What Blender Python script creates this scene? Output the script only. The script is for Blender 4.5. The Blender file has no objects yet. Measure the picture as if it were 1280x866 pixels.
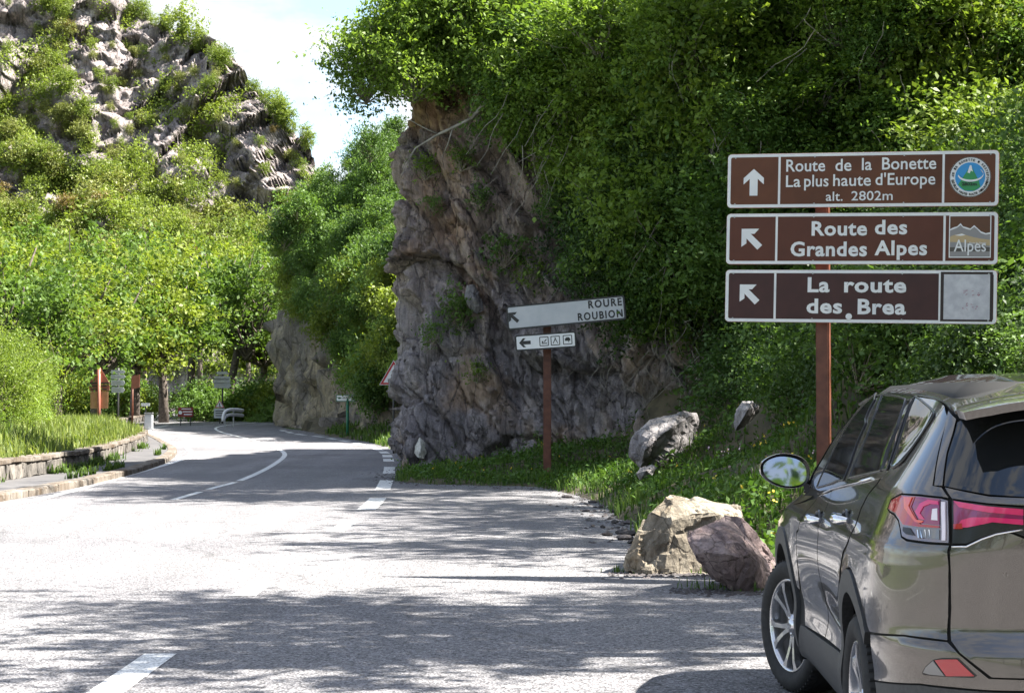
import bpy, bmesh, math, random, time
import numpy as np
from mathutils import Vector, Matrix
from mathutils.geometry import delaunay_2d_cdt
T0 = time.time()
R = math.radians
sc = bpy.context.scene
C = sc.collection
rnd = random.Random(7)
# ------------------------------------------------------------------ camera
CAMH, F, PITCH = 1.54, 2300.0, math.atan(75/2300)
cam = bpy.data.cameras.new('camera')
co = bpy.data.objects.new('camera', cam); C.objects.link(co)
co.location = (0, 0, CAMH); co.rotation_euler = (R(90)+PITCH, 0, 0)
cam.sensor_width = 36; cam.lens = 36*F/1280; cam.clip_end = 6000; cam.clip_start = .1
sc.camera = co
# ------------------------------------------------------------------ light
SUN = Vector((.63, .02, .76)).normalized()
w = bpy.data.worlds.new('World'); sc.world = w; w.use_nodes = True
wt = w.node_tree; wt.nodes.clear()
def wn(t, **k):
    n = wt.nodes.new(t)
    for a, b in k.items(): setattr(n, a, b)
    return n
sky = wn('ShaderNodeTexSky'); sky.sky_type = 'NISHITA'; sky.sun_disc = False
sky.sun_elevation = math.asin(SUN.z); sky.sun_rotation = math.atan2(SUN.x, SUN.y)
sky.air_density = 1.0; sky.dust_density = 1.0
SKY_STRENGTH = 0.068
geo = wn('ShaderNodeTexCoord'); mp = wn('ShaderNodeMapping'); mp.inputs['Scale'].default_value = (1.0, 1.0, 2.4)
mp.inputs['Location'].default_value = (.3, .1, .55)
nz = wn('ShaderNodeTexNoise'); nz.inputs['Scale'].default_value = 6.5; nz.inputs['Detail'].default_value = 10; nz.inputs['Roughness'].default_value = .58
cr = wn('ShaderNodeValToRGB'); cr.color_ramp.elements[0].position = .45; cr.color_ramp.elements[1].position = .56
mx = wn('ShaderNodeMixRGB'); mx.inputs[2].default_value = (3.3, 3.3, 3.3, 1)
cs = wn('ShaderNodeMath'); cs.operation = 'MULTIPLY'; cs.inputs[1].default_value = .85
bg = wn('ShaderNodeBackground'); bg.inputs[1].default_value = SKY_STRENGTH
out = wn('ShaderNodeOutputWorld')
L = wt.links.new
L(geo.outputs['Generated'], mp.inputs[0]); L(mp.outputs[0], nz.inputs[0]); L(nz.outputs[0], cr.inputs[0]); L(cr.outputs[0], cs.inputs[0])
L(cs.outputs[0], mx.inputs[0]); L(sky.outputs[0], mx.inputs[1]); L(mx.outputs[0], bg.inputs[0]); L(bg.outputs[0], out.inputs[0])
sl = bpy.data.lights.new('sun', 'SUN'); sl.energy = 4.6; sl.angle = R(.55); sl.color = (1, .95, .86)
so = bpy.data.objects.new('sun', sl); C.objects.link(so); so.rotation_euler = SUN.to_track_quat('Z', 'Y').to_euler()
sc.view_settings.view_transform = 'Standard'; sc.view_settings.look = 'None'; sc.view_settings.gamma = 1
sc.view_settings.exposure = 2.35
sc.cycles.max_bounces = 6; sc.cycles.diffuse_bounces = 3; sc.cycles.transparent_max_bounces = 12
sc.cycles.caustics_reflective = False; sc.cycles.caustics_refractive = False

# ------------------------------------------------------------------ helpers
cp, sp = math.cos(PITCH), math.sin(PITCH)
def ray(px, py):
    u, v = (px-640)/F, (433-py)/F
    return np.array([u, cp - v*sp, sp + v*cp])
def at(px, py, Y):
    d = ray(px, py); t = Y/d[1]
    return Vector((d[0]*t, Y, CAMH + d[2]*t))
def gz(Y):                                     # the road climbs gently beyond the bend
    Y = np.asarray(Y, float)
    return .01*8*np.log1p(np.exp(np.clip((Y-74)/8, -30, 30))) * (Y < 170) + (Y >= 170)*.96
def gnd(px, py, h=0.0):
    d = ray(px, py); Y = 5.0
    lo, hi = 3.0, 170.0
    for _ in range(50):
        m = (lo+hi)/2
        if CAMH + d[2]*m/d[1] > gz(m)+h: lo = m
        else: hi = m
    Y = lo; return (float(d[0]*Y/d[1]), float(Y))
def tag(o, label=None, cat=None, group=None, kind=None):
    if label: o['label'] = label
    if cat: o['category'] = cat
    if group: o['group'] = group
    if kind: o['kind'] = kind
    return o
def empty(name, loc=(0, 0, 0), rz=0, label=None, cat=None, group=None):
    o = bpy.data.objects.new(name, None); C.objects.link(o); o.location = loc; o.rotation_euler = (0, 0, rz)
    o.empty_display_size = .1
    return tag(o, label, cat, group)
def link(name, me, parent=None, loc=None):
    o = bpy.data.objects.new(name, me); C.objects.link(o)
    if parent is not None: o.parent = parent
    if loc is not None: o.location = loc
    return o
def npmesh(name, V, Fq, mats=(), attr=None, smooth=False, mi=None):
    V = np.asarray(V, np.float32); Fq = np.asarray(Fq, np.int32)
    me = bpy.data.meshes.new(name); n, k = Fq.shape
    me.vertices.add(len(V)); me.vertices.foreach_set('co', V.ravel())
    me.loops.add(n*k); me.loops.foreach_set('vertex_index', Fq.ravel())
    me.polygons.add(n); me.polygons.foreach_set('loop_start', np.arange(0, n*k, k, dtype=np.int32))
    if smooth: me.polygons.foreach_set('use_smooth', np.ones(n, bool))
    for m in (mats if isinstance(mats, (list, tuple)) else [mats]): me.materials.append(m)
    if mi is not None: me.polygons.foreach_set('material_index', np.asarray(mi, np.int32))
    me.update(calc_edges=True)
    if attr is not None:
        a = me.attributes.new('tint', 'FLOAT', 'POINT'); a.data.foreach_set('value', np.asarray(attr, np.float32))
    return me
def grid_faces(nu, nv, off=0, closed=False):
    i = np.arange(nu-1 if not closed else nu)[:, None]; j = np.arange(nv-1)[None]
    i2 = (i+1) % nu
    a = i*nv+j; b = i2*nv+j
    return (np.stack([a, b, b+1, a+1], -1).reshape(-1, 4) + off)
class MB:
    def __init__(s): s.b = bmesh.new()
    def box(s, c, size, rot=None, bevel=0):
        r = bmesh.ops.create_cube(s.b, size=1); M = Matrix.Translation(c) @ (rot or Matrix()) @ Matrix.Diagonal((*size, 1))
        bmesh.ops.transform(s.b, matrix=M, verts=r['verts'])
        if bevel:
            es = list({e for v in r['verts'] for e in v.link_edges})
            bmesh.ops.bevel(s.b, geom=es, offset=bevel, segments=2, affect='EDGES', clamp_overlap=True)
        return s
    def tube(s, pts, rad, n=10, cap=True):
        pts = [Vector(p) for p in pts]; rad = rad if isinstance(rad, (list, tuple)) else [rad]*len(pts)
        rings = []; up = Vector((.123, .77, .31)).normalized()
        for i, p in enumerate(pts):
            d = (pts[min(i+1, len(pts)-1)]-pts[max(i-1, 0)]).normalized()
            a = d.cross(up).normalized(); b = d.cross(a)
            rings.append([s.b.verts.new(p+(a*math.cos(2*math.pi*k/n)+b*math.sin(2*math.pi*k/n))*rad[i]) for k in range(n)])
        for r0, r1 in zip(rings, rings[1:]):
            for k in range(n):
                f = s.b.faces.new((r0[k], r0[(k+1) % n], r1[(k+1) % n], r1[k])); f.smooth = True
        if cap:
            s.b.faces.new(rings[0][::-1]); s.b.faces.new(rings[-1])
        return s
    def prism(s, poly, y0, y1):                # poly in (x, z), extruded along y
        A = [s.b.verts.new((x, y0, z)) for x, z in poly]; B = [s.b.verts.new((x, y1, z)) for x, z in poly]
        s.b.faces.new(A); s.b.faces.new(B[::-1])
        for i in range(len(poly)): s.b.faces.new((A[i], B[i], B[(i+1) % len(poly)], A[(i+1) % len(poly)]))
        return s
    def lathe(s, prof, n=48, axis='y', smooth=True, closed=False):   # prof: (radius, along)
        rings = []
        for r, a in prof:
            rings.append([s.b.verts.new((r*math.cos(2*math.pi*k/n), a, r*math.sin(2*math.pi*k/n))) for k in range(n)])
        pr = list(zip(rings, rings[1:]))
        if closed: pr.append((rings[-1], rings[0]))
        for r0, r1 in pr:
            for k in range(n):
                f = s.b.faces.new((r0[k], r0[(k+1) % n], r1[(k+1) % n], r1[k])); f.smooth = smooth
        return s
    def mesh(s, name, mat):
        bmesh.ops.recalc_face_normals(s.b, faces=s.b.faces)
        me = bpy.data.meshes.new(name); s.b.to_mesh(me); s.b.free()
        for m in (mat if isinstance(mat, (list, tuple)) else [mat]): me.materials.append(m)
        return me
    def build(s, name, mat, parent=None, loc=None): return link(name, s.mesh(name, mat), parent, loc)
def rrect(x0, x1, z0, z1, r, n=5):
    P = []
    for cx, cz, a0 in ((x1-r, z1-r, 0), (x0+r, z1-r, 90), (x0+r, z0+r, 180), (x1-r, z0+r, 270)):
        for k in range(n+1):
            a = R(a0+90*k/n); P.append((cx+r*math.cos(a), cz+r*math.sin(a)))
    return P
# --- vectorised noise
def _hash(ix, iy, iz, seed):
    h = (ix.astype(np.int64)*374761393 + iy.astype(np.int64)*668265263 + iz.astype(np.int64)*2147483647 + seed*1274126177) & 0xffffffff
    h = ((h ^ (h >> 13))*1274126177) & 0xffffffff
    h = ((h ^ (h >> 15))*2246822519) & 0xffffffff
    return h ^ (h >> 16)
def vnoise(p, seed=0):
    i = np.floor(p).astype(np.int64); f = p-i; f = f*f*f*(f*(f*6-15)+10); r = 0
    for dx in (0, 1):
        for dy in (0, 1):
            for dz in (0, 1):
                h = _hash(i[:, 0]+dx, i[:, 1]+dy, i[:, 2]+dz, seed)/4294967295.0*2-1
                wgt = (f[:, 0] if dx else 1-f[:, 0])*(f[:, 1] if dy else 1-f[:, 1])*(f[:, 2] if dz else 1-f[:, 2])
                r = r+h*wgt
    return r
def fbm(p, oct=5, seed=0, gain=.5, lac=2.03):
    a, r = 1.0, 0
    for o in range(oct): r = r+a*vnoise(p*lac**o+o*17.3, seed+o); a *= gain
    return r
def facets(p, seed=0, slope=.6):
    """random tilted planes per Worley cell: broken rock. returns offset, distance to the crack"""
    i = np.floor(p).astype(np.int64); best = np.full(len(p), 1e9); sec = np.full(len(p), 1e9); val = np.zeros(len(p))
    for dx in (-1, 0, 1):
        for dy in (-1, 0, 1):
            for dz in (-1, 0, 1):
                c = [i[:, 0]+dx, i[:, 1]+dy, i[:, 2]+dz]
                h = [_hash(*c, seed+k)/4294967295.0 for k in range(7)]
                q = np.stack([c[0]+h[0], c[1]+h[1], c[2]+h[2]], 1); d = p-q; dd = (d*d).sum(1)
                v = (h[3]-.5) + slope*((h[4]-.5)*d[:, 0]+(h[5]-.5)*d[:, 1]+(h[6]-.5)*d[:, 2])*2
                m = dd < best
                sec = np.where(m, best, np.minimum(sec, dd)); val = np.where(m, v, val); best = np.where(m, dd, best)
    return val, np.sqrt(sec)-np.sqrt(best)
def smooth_path(P, step):
    P = [np.array(p, float) for p in P]; out = []
    Q = [2*P[0]-P[1]]+P+[2*P[-1]-P[-2]]
    for i in range(1, len(Q)-2):
        p0, p1, p2, p3 = Q[i-1:i+3]
        for t in np.linspace(0, 1, 24, endpoint=False):
            out.append(.5*((2*p1)+(-p0+p2)*t+(2*p0-5*p1+4*p2-p3)*t*t+(-p0+3*p1-3*p2+p3)*t**3))
    out.append(P[-1]); out = np.array(out)
    s = np.r_[0, np.cumsum(np.linalg.norm(np.diff(out, axis=0), axis=1))]
    n = max(2, int(round(s[-1]/step))+1); t = np.linspace(0, s[-1], n)
    return np.stack([np.interp(t, s, out[:, k]) for k in range(out.shape[1])], 1)
def normals2(P):                               # left-hand normal of a plan path
    d = np.gradient(P[:, :2], axis=0); d /= np.linalg.norm(d, axis=1)[:, None]+1e-9
    return np.stack([-d[:, 1], d[:, 0]], 1)

# ------------------------------------------------------------------ materials
def mat(name, col=(.5, .5, .5), rough=.6, metal=0, spec=.5, coat=0, emit=None):
    m = bpy.data.materials.new(name); m.use_nodes = True
    b = m.node_tree.nodes['Principled BSDF']
    b.inputs['Base Color'].default_value = (*col, 1); b.inputs['Roughness'].default_value = rough
    b.inputs['Metallic'].default_value = metal; b.inputs['Specular IOR Level'].default_value = spec
    if coat: b.inputs['Coat Weight'].default_value = coat; b.inputs['Coat Roughness'].default_value = .03
    return m
class NT:
    def __init__(s, m): s.m = m; s.t = m.node_tree; s.b = s.t.nodes['Principled BSDF']
    def n(s, t, ins=None, **k):
        n = s.t.nodes.new(t)
        for a, b in k.items(): setattr(n, a, b)
        for a, b in (ins or {}).items():
            if isinstance(b, bpy.types.NodeSocket): s.t.links.new(b, n.inputs[a])
            else: n.inputs[a].default_value = b
        return n
    def l(s, a, b): s.t.links.new(a, b)
    def coord(s, scale=(1, 1, 1), rot=(0, 0, 0), obj=False):
        tc = s.n('ShaderNodeTexCoord') if obj else s.n('ShaderNodeNewGeometry')
        return s.n('ShaderNodeMapping', {'Vector': tc.outputs['Object' if obj else 'Position'], 'Scale': scale, 'Rotation': rot}).outputs[0]
    def noise(s, vec, scale, detail=6, rough=.55, dist=0):
        return s.n('ShaderNodeTexNoise', {'Vector': vec, 'Scale': scale, 'Detail': detail, 'Roughness': rough, 'Distortion': dist}).outputs[0]
    def ramp(s, fac, stops, interp='LINEAR'):
        r = s.n('ShaderNodeValToRGB', {'Fac': fac}); e = r.color_ramp; e.interpolation = interp
        while len(e.elements) < len(stops): e.elements.new(.5)
        for el, (p, c) in zip(e.elements, stops):
            el.position = p; el.color = (*c, 1) if isinstance(c, tuple) else (c, c, c, 1)
        return r.outputs[0]
    def mix(s, fac, a, b, mode='MIX'):
        n = s.n('ShaderNodeMixRGB', blend_type=mode)
        for k, v in ((0, fac), (1, a), (2, b)):
            if isinstance(v, bpy.types.NodeSocket): s.l(v, n.inputs[k])
            else: n.inputs[k].default_value = v if k == 0 else (*v, 1)
        return n.outputs[0]
    def bump(s, h, strength=.5, dist=.05, prev=None):
        n = s.n('ShaderNodeBump', {'Height': h, 'Strength': strength, 'Distance': dist})
        if prev is not None: s.l(prev, n.inputs['Normal'])
        return n.outputs[0]
    def math(s, op, a, b=0):
        n = s.n('ShaderNodeMath', operation=op)
        for k, v in ((0, a), (1, b)):
            if isinstance(v, bpy.types.NodeSocket): s.l(v, n.inputs[k])
            else: n.inputs[k].default_value = v
        return n.outputs[0]
def foliage(name, dark, light, trans=.4, hue_obj=True, spec=.25, ho=.35):
    m = mat(name, light, .5, spec=spec); k = NT(m)
    a = k.n('ShaderNodeAttribute', attribute_name='tint').outputs['Fac']
    if hue_obj:
        oi = k.n('ShaderNodeObjectInfo').outputs['Random']
        a = k.math('ADD', k.math('MULTIPLY', a, 1-ho), k.math('MULTIPLY', oi, ho))
    col = k.ramp(a, [(0, dark), (1, light)])
    k.l(col, k.b.inputs['Base Color'])
    tr = k.n('ShaderNodeBsdfTranslucent', {'Color': k.mix(1.0, col, (1.15, 1.2, .55), 'MULTIPLY')})
    ms = k.n('ShaderNodeMixShader', {0: trans}); k.l(k.b.outputs[0], ms.inputs[1]); k.l(tr.outputs[0], ms.inputs[2])
    k.l(ms.outputs[0], k.t.nodes['Material Output'].inputs[0]); return m
def rock_mat(name, cols, scale=1.0, bump=.8, rot=(0, .5, 0), stretch=(1, 1, .45), fine=1.0, spots=True, rust=None, upper=None):
    m = mat(name, cols[1], .88, spec=.3); k = NT(m)
    v = k.coord(stretch, rot); v0 = k.coord()
    n1 = k.noise(v, .55*scale, 8, .62, .4); n2 = k.noise(v, 4*scale, 8, .7, .3); n3 = k.noise(v0, 22*scale*fine, 4, .7)
    base = k.ramp(n1, [(.34, cols[0]), (.48, cols[1]), (.6, cols[2]), (.72, cols[1])])
    base = k.mix(k.ramp(n2, [(.38, .0), (.62, .6)]), base, cols[0])
    base = k.mix(.55, base, k.ramp(n3, [(.25, .35), (.75, 1.3)]), 'MULTIPLY')
    vo = k.n('ShaderNodeTexVoronoi', {'Vector': k.mix(.12, v, k.n('ShaderNodeTexNoise', {'Vector': v, 'Scale': 3*scale}).outputs[1]), 'Scale': 1.5*scale}, feature='DISTANCE_TO_EDGE').outputs[0]
    crack = k.ramp(vo, [(0, .0), (.035, 1.0)])
    vo2 = k.n('ShaderNodeTexVoronoi', {'Vector': v, 'Scale': 5.5*scale}, feature='F1').outputs[0]
    if spots:
        ns = k.noise(v0, 7*scale, 8, .8); base = k.mix(k.ramp(ns, [(.60, .0), (.68, .7)]), base, cols[3])
    if rust:
        nr = k.noise(v0, .35*scale, 4, .6); base = k.mix(k.ramp(nr, [(.52, 0.0), (.66, .8)]), base, rust)
    if upper:                                  # browner beds above the grey ones
        z_ = k.n('ShaderNodeSeparateXYZ', {0: v0}).outputs[2]; zz_ = k.math('ADD', z_, k.math('MULTIPLY', k.noise(v0, .5, 4, .6), 3.5))
        up_ = k.mix(1.0, base, upper, 'MULTIPLY'); base = k.mix(k.ramp(k.math('MULTIPLY', zz_, .1), [(.50, 0.0), (.66, .9)]), base, up_)
    st_ = k.noise(k.coord((2.6, 2.6, .22)), 2.2*scale, 6, .7); base = k.mix(.55, base, k.ramp(st_, [(.36, .55), (.5, 1.0), (.66, 1.35)]), 'MULTIPLY')
    base = k.mix(k.ramp(crack, [(0, .75), (.6, 0.0)]), base, tuple(q*.5 for q in cols[0]))
    k.l(base, k.b.inputs['Base Color'])
    b1 = k.bump(crack, bump*.6, .05/scale); b2 = k.bump(n2, bump, .16/scale, b1); b3 = k.bump(vo2, bump*.6, .08/scale, b2); b4 = k.bump(n3, bump*.6, .02/scale/fine, b3)
    k.l(b4, k.b.inputs['Normal']); return m
M = {}
M['cliff'] = rock_mat('cliff_rock', [(.15, .135, .145), (.35, .315, .325), (.46, .405, .375), (.66, .63, .64)], 1.2, 1.0, (.0, -.5, 0), (1.3, 1, .35), rust=(.38, .27, .19), upper=(1.12, .98, .88))
M['cliff_far'] = rock_mat('far_cliff_rock', [(.14, .125, .11), (.28, .25, .22), (.46, .39, .27), (.55, .52, .46)], .55, .9)
M['mountain'] = rock_mat('mountain_rock', [(.17, .145, .145), (.36, .31, .305), (.46, .40, .37), (.54, .50, .47)], .28, 1.0, (0, .5, .3), (1, 1, .6))
M['tan_boulder'] = rock_mat('tan_boulder_rock', [(.15, .125, .095), (.36, .315, .25), (.47, .42, .34), (.58, .55, .49)], 2.2, .9, (.4, .3, .2), (1, 1, .8), 2.0, rust=(.34, .25, .15))
M['red_boulder'] = rock_mat('red_boulder_rock', [(.14, .105, .105), (.30, .225, .22), (.42, .335, .325), (.56, .48, .47)], 2.4, .9, (.4, .3, .2), (1, 1, .8), 2.0)
M['grey_boulder'] = rock_mat('grey_boulder_rock', [(.13, .12, .125), (.30, .28, .285), (.40, .38, .38), (.48, .47, .48)], 1.8, .9, (.4, .3, .2), (1, 1, .7), 2.0)
M['white_rock'] = rock_mat('white_rock', [(.4, .38, .34), (.66, .64, .58), (.75, .73, .68), (.8, .8, .78)], 5, .5)
M['stone'] = rock_mat('wall_stone', [(.06, .055, .05), (.17, .155, .14), (.30, .27, .24), (.42, .40, .37)], 3.0, .5)
M['kerb'] = rock_mat('kerb_stone', [(.10, .07, .045), (.19, .165, .14), (.25, .23, .205), (.32, .30, .28)], 1.6, .3, fine=2)
M['pebble'] = rock_mat('pebble', [(.05, .045, .045), (.10, .09, .09), (.14, .12, .12), (.2, .2, .2)], 6, .4)
def asphalt():
    m = mat('asphalt', (.2, .2, .21), .85, spec=.25); k = NT(m); v = k.coord()
    big = k.noise(v, .22, 5, .6); md = k.noise(v, 26, 3, .75); sm = k.noise(v, 75, 3, .75)
    streak = k.noise(k.coord((.9, .06, 1)), 1.4, 5, .6)
    vor = k.n('ShaderNodeTexVoronoi', {'Vector': v, 'Scale': 62.0}); vd, vc = vor.outputs[0], vor.outputs[1]
    c = k.ramp(big, [(.3, (.19, .186, .20)), (.7, (.27, .263, .268))])
    c = k.mix(.6, c, k.ramp(streak, [(.3, .70), (.7, 1.2)]), 'MULTIPLY')
    g = k.n('ShaderNodeSeparateColor', {0: vc}).outputs[0]
    c = k.mix(.9, c, k.ramp(g, [(.0, .22), (.25, .75), (.6, 1.0), (1.0, 1.55)]), 'MULTIPLY')
    c = k.mix(.9, c, k.ramp(sm, [(.36, .16), (.47, .9), (.7, 1.35)]), 'MULTIPLY')
    c = k.mix(.85, c, k.ramp(md, [(.34, .25), (.46, .95), (.7, 1.2)]), 'MULTIPLY')
    patch = k.noise(k.coord((.5, .35, 1)), .5, 3, .5)
    c = k.mix(k.ramp(patch, [(.60, 0.0), (.62, .35)]), c, (.10, .10, .105))
    oil = k.noise(v, 1.1, 4, .7); c = k.mix(k.ramp(oil, [(.66, 0.0), (.74, .5)]), c, (.07, .07, .07))
    cv = k.n('ShaderNodeTexVoronoi', {'Vector': k.mix(.1, k.coord((.11, .07, 1)), k.n('ShaderNodeTexNoise', {'Vector': v, 'Scale': 1.2, 'Detail': 6.0}).outputs[1]), 'Scale': 1.0}, feature='DISTANCE_TO_EDGE').outputs[0]
    c = k.mix(k.ramp(cv, [(.0, .45), (.0012, .3), (.003, 0.0)]), c, (.05, .05, .052))
    k.l(c, k.b.inputs['Base Color'])
    b = k.bump(vd, .7, .012); k.l(k.bump(sm, .6, .010, b), k.b.inputs['Normal']); return m
M['asphalt'] = asphalt()
def simple(name, c1, c2, scale, rough=.7, bump=.2, metal=0, spec=.4, obj=True, detail=5, dist=.01, lo=.35, hi=.65):
    m = mat(name, c1, rough, metal, spec); k = NT(m); v = k.coord(obj=obj); n = k.noise(v, scale, detail, .6)
    k.l(k.ramp(n, [(lo, c1), (hi, c2)]), k.b.inputs['Base Color'])
    if bump: k.l(k.bump(n, bump, dist), k.b.inputs['Normal'])
    return m
def road_paint():
    m = mat('road_paint', (.8, .8, .8), .6); k = NT(m); v = k.coord()
    n = k.noise(v, 45, 4, .7); n2 = k.noise(v, 3, 5, .6)
    f = k.mix(.5, k.ramp(n, [(.40, 0.0), (.52, 1.0)]), k.ramp(n2, [(.3, .2), (.6, 1.0)]), 'MULTIPLY')
    k.l(k.mix(f, (.22, .22, .23), (.78, .78, .76)), k.b.inputs['Base Color']); k.l(k.bump(n, .3, .004), k.b.inputs['Normal']); return m
M['paint'] = road_paint()
M['pavement'] = simple('pavement_tar', (.07, .068, .072), (.12, .115, .115), 1.5, .9, .2, obj=False)
M['soil'] = simple('soil', (.05, .045, .03), (.12, .10, .06), 2.0, .95, .6, obj=False, dist=.05)
M['turf'] = simple('turf', (.035, .055, .015), (.09, .12, .03), 1.2, .95, .6, obj=False, dist=.05)
M['bark'] = simple('bark', (.05, .04, .035), (.16, .13, .11), 6, .9, .6, obj=True, dist=.05)
M['pale_bark'] = simple('pale_bark', (.16, .14, .12), (.36, .33, .29), 5, .9, .4, obj=True, dist=.03)
M['twig'] = simple('twig', (.14, .11, .08), (.32, .28, .22), 9, .8, .2)
M['leaf_near'] = foliage('leaf_near', (.030, .075, .012), (.30, .42, .08), .42)
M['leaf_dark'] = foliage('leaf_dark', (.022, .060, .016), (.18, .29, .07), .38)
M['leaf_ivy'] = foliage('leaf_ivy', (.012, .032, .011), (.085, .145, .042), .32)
M['leaf_lime'] = foliage('leaf_lime', (.06, .11, .018), (.27, .34, .06), .42)
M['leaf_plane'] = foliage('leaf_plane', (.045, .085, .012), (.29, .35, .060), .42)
M['leaf_plane2'] = foliage('leaf_plane2', (.035, .080, .014), (.17, .26, .055), .40)
M['leaf_far'] = foliage('leaf_far', (.07, .115, .022), (.27, .33, .07), .38)
M['leaf_olive'] = foliage('leaf_olive', (.11, .13, .04), (.29, .31, .10), .3)
M['leaf_bronze'] = foliage('leaf_bronze', (.14, .10, .04), (.24, .18, .07), .3)
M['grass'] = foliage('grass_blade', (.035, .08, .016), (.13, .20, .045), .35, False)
M['grass_sun_tint'] = foliage('sun_tinted_grass', (.08, .13, .025), (.26, .30, .09), .4, False)  # lighter copy of the grass, sunlight put into the blade colour
M['weed'] = foliage('weed_leaf', (.035, .09, .014), (.12, .22, .04), .35, False)
M['flower_y'] = mat('yellow_petal', (.75, .55, .04), .6)
M['flower_p'] = mat('pale_petal', (.75, .55, .6), .6)
M['sign_white'] = simple('sign_white', (.70, .71, .73), (.80, .80, .80), 3, .35, 0)
M['sign_grey'] = simple('sign_grey', (.42, .44, .47), (.50, .51, .53), 3, .4, 0)
M['sign_brown'] = simple('sign_brown', (.085, .023, .007), (.125, .037, .013), 2.5, .35, 0)
M['sign_brown2'] = simple('sign_red_brown', (.085, .020, .010), (.10, .025, .013), 4, .35, 0)
M['sign_maroon'] = simple('sign_maroon', (.040, .011, .013), (.055, .016, .017), 5, .35, 0)
M['sign_black'] = mat('sign_black', (.012, .012, .014), .5)
M['sign_back'] = simple('sign_back', (.30, .10, .07), (.36, .15, .11), 4, .5, 0)
M['rust_post'] = simple('rust_post', (.085, .025, .014), (.15, .05, .028), 9, .5, .1, spec=.5)
M['steel'] = simple('steel', (.32, .33, .34), (.42, .43, .44), 8, .4, 0, metal=.6)
M['dark_steel'] = mat('dark_steel', (.05, .05, .05), .5, .3)
print('mats', time.time()-T0)

# ------------------------------------------------------------------ plan of the road (from the lane lines)
KERB = [gnd(*p) for p in ((0, 627), (27, 622.6), (55, 617), (96, 609.7), (120, 604.5), (155, 596), (189, 585.6), (210, 577), (220, 568.4), (219, 563), (208, 556), (196, 549), (180, 542.5), (177.5, 538), (185, 533), (195.5, 529.5))]
KERB = [(-8.35, -30), (-8.3, 0), (-8.3, 18)]+KERB
KERB = smooth_path(KERB, .5)
REDGE = [(-2.19, -30), (-2.19, 10), (-2.18, 20), (-2.2, 29)]+[gnd(*p) for p in ((481, 605.6), (486.7, 587.6), (485.6, 575), (481, 566), (466, 558.8), (446, 554), (424, 550), (402, 546), (369.5, 542), (350, 537))]
REDGE = smooth_path(REDGE, .25)
CENT = [(-5.6, -30), (-5.6, 10), (-5.6, 25)]+[gnd(*p) for p in ((222, 623), (268, 609.5), (300, 600.5), (332.6, 586), (353, 572.6), (354.7, 565.6), (341.8, 558.7), (314, 549.5), (277, 540), (270, 534.7), (286, 531), (323, 527.3), (339.5, 523))]
CENT = smooth_path(CENT, .25)
LEDGE = [(-7.95, -30), (-7.9, 20), (-7.9, 28)]+[gnd(*p) for p in ((69, 619), (138, 600), (185, 587), (222, 576), (238, 568), (235.6, 561), (222, 554), (203, 549.5), (190, 542.5), (189, 536.5), (210, 531.5))]
LEDGE = smooth_path(LEDGE, .25)
EDGE = [(-10.5, 96), (-8.7, 88), (-5.2, 72), (-3.3, 56), (-2.5, 48), (-2.45, 42), (-2.0, 37.2), (0, 35.2), (1.25, 32.4), (1.62, 27), (1.68, 21), (2.15, 18), (2.75, 15.5), (3.8, 12.5), (4.3, 8), (4.5, 0), (4.6, -30)]
EDGE = smooth_path(EDGE, .3)
# ground sheet reaching the horizon
xs = np.r_[-3000, -1200, -400, np.linspace(-150, 150, 61), 400, 1200, 3000]; ys = np.r_[-3000, -600, -100, np.linspace(-30, 200, 93), 400, 1200, 4000]
X, Y = np.meshgrid(xs, ys, indexing='ij')
Z = gz(Y)-.06
left = np.clip((-9.9-X)/1.0, 0, 1)*(Y < 70)
V = np.stack([X, Y, Z], -1).reshape(-1, 3)
tag(link('ground', npmesh('ground', V, grid_faces(len(xs), len(ys)), M['turf'], smooth=True)), kind='structure')
# road sheet
def cdt(poly, inner=(), tri=1):
    n = len(poly); vs = [Vector((float(p[0]), float(p[1]))) for p in poly]+[Vector((float(p[0]), float(p[1]))) for p in inner]
    r = delaunay_2d_cdt(vs, [], [list(range(n))], tri, 1e-6)
    return [tuple(v) for v in r[0]], [tuple(f) for f in r[2]]
def sheet(name, poly, z, m, inner=()):
    vs, fs = cdt(poly, inner); fs = [f for f in fs if len(f) == 3]
    me = bpy.data.meshes.new(name); ya = np.array([v[1] for v in vs]); zz = gz(ya)+z
    fs2 = []
    for f in fs:
        a, b, c = (vs[i] for i in f)
        if (b[0]-a[0])*(c[1]-a[1])-(b[1]-a[1])*(c[0]-a[0]) < 0: f = f[::-1]
        fs2.append(f)
    me.from_pydata([(v[0], v[1], float(q)) for v, q in zip(vs, zz)], [], fs2); me.materials.append(m); return link(name, me)
EN = EDGE.copy(); EN[:, 0] += .5; EN[:, 1] += .25
far = [(-13.6, 106), (-14.5, 112), (-15, 125), (-12, 150), (-12, 168), (-48, 168), (-44, 140)]
poly = [tuple(p) for p in KERB[::2]] + [(KERB[-1][0]-3, 112), (-34, 125), (-48, 168), (-10, 168), (-11, 140), (-13.3, 120), (-13.6, 108), (-12.3, 102)] + [tuple(p) for p in EN[::3]]
inner = [(x, y) for y in range(-28, 166, 2) for x in (-40, -30, -22, -16, -12, -6, -3, 0) if True]
def inpoly(x, y, P):
    c = False; n = len(P); j = n-1
    for i in range(n):
        if (P[i][1] > y) != (P[j][1] > y) and x < (P[j][0]-P[i][0])*(y-P[i][1])/(P[j][1]-P[i][1])+P[i][0]: c = not c
        j = i
    return c
inner = [p for p in inner if inpoly(p[0], p[1], poly)]
tag(sheet('road', poly, 0, M['asphalt'], inner), kind='structure')
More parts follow.
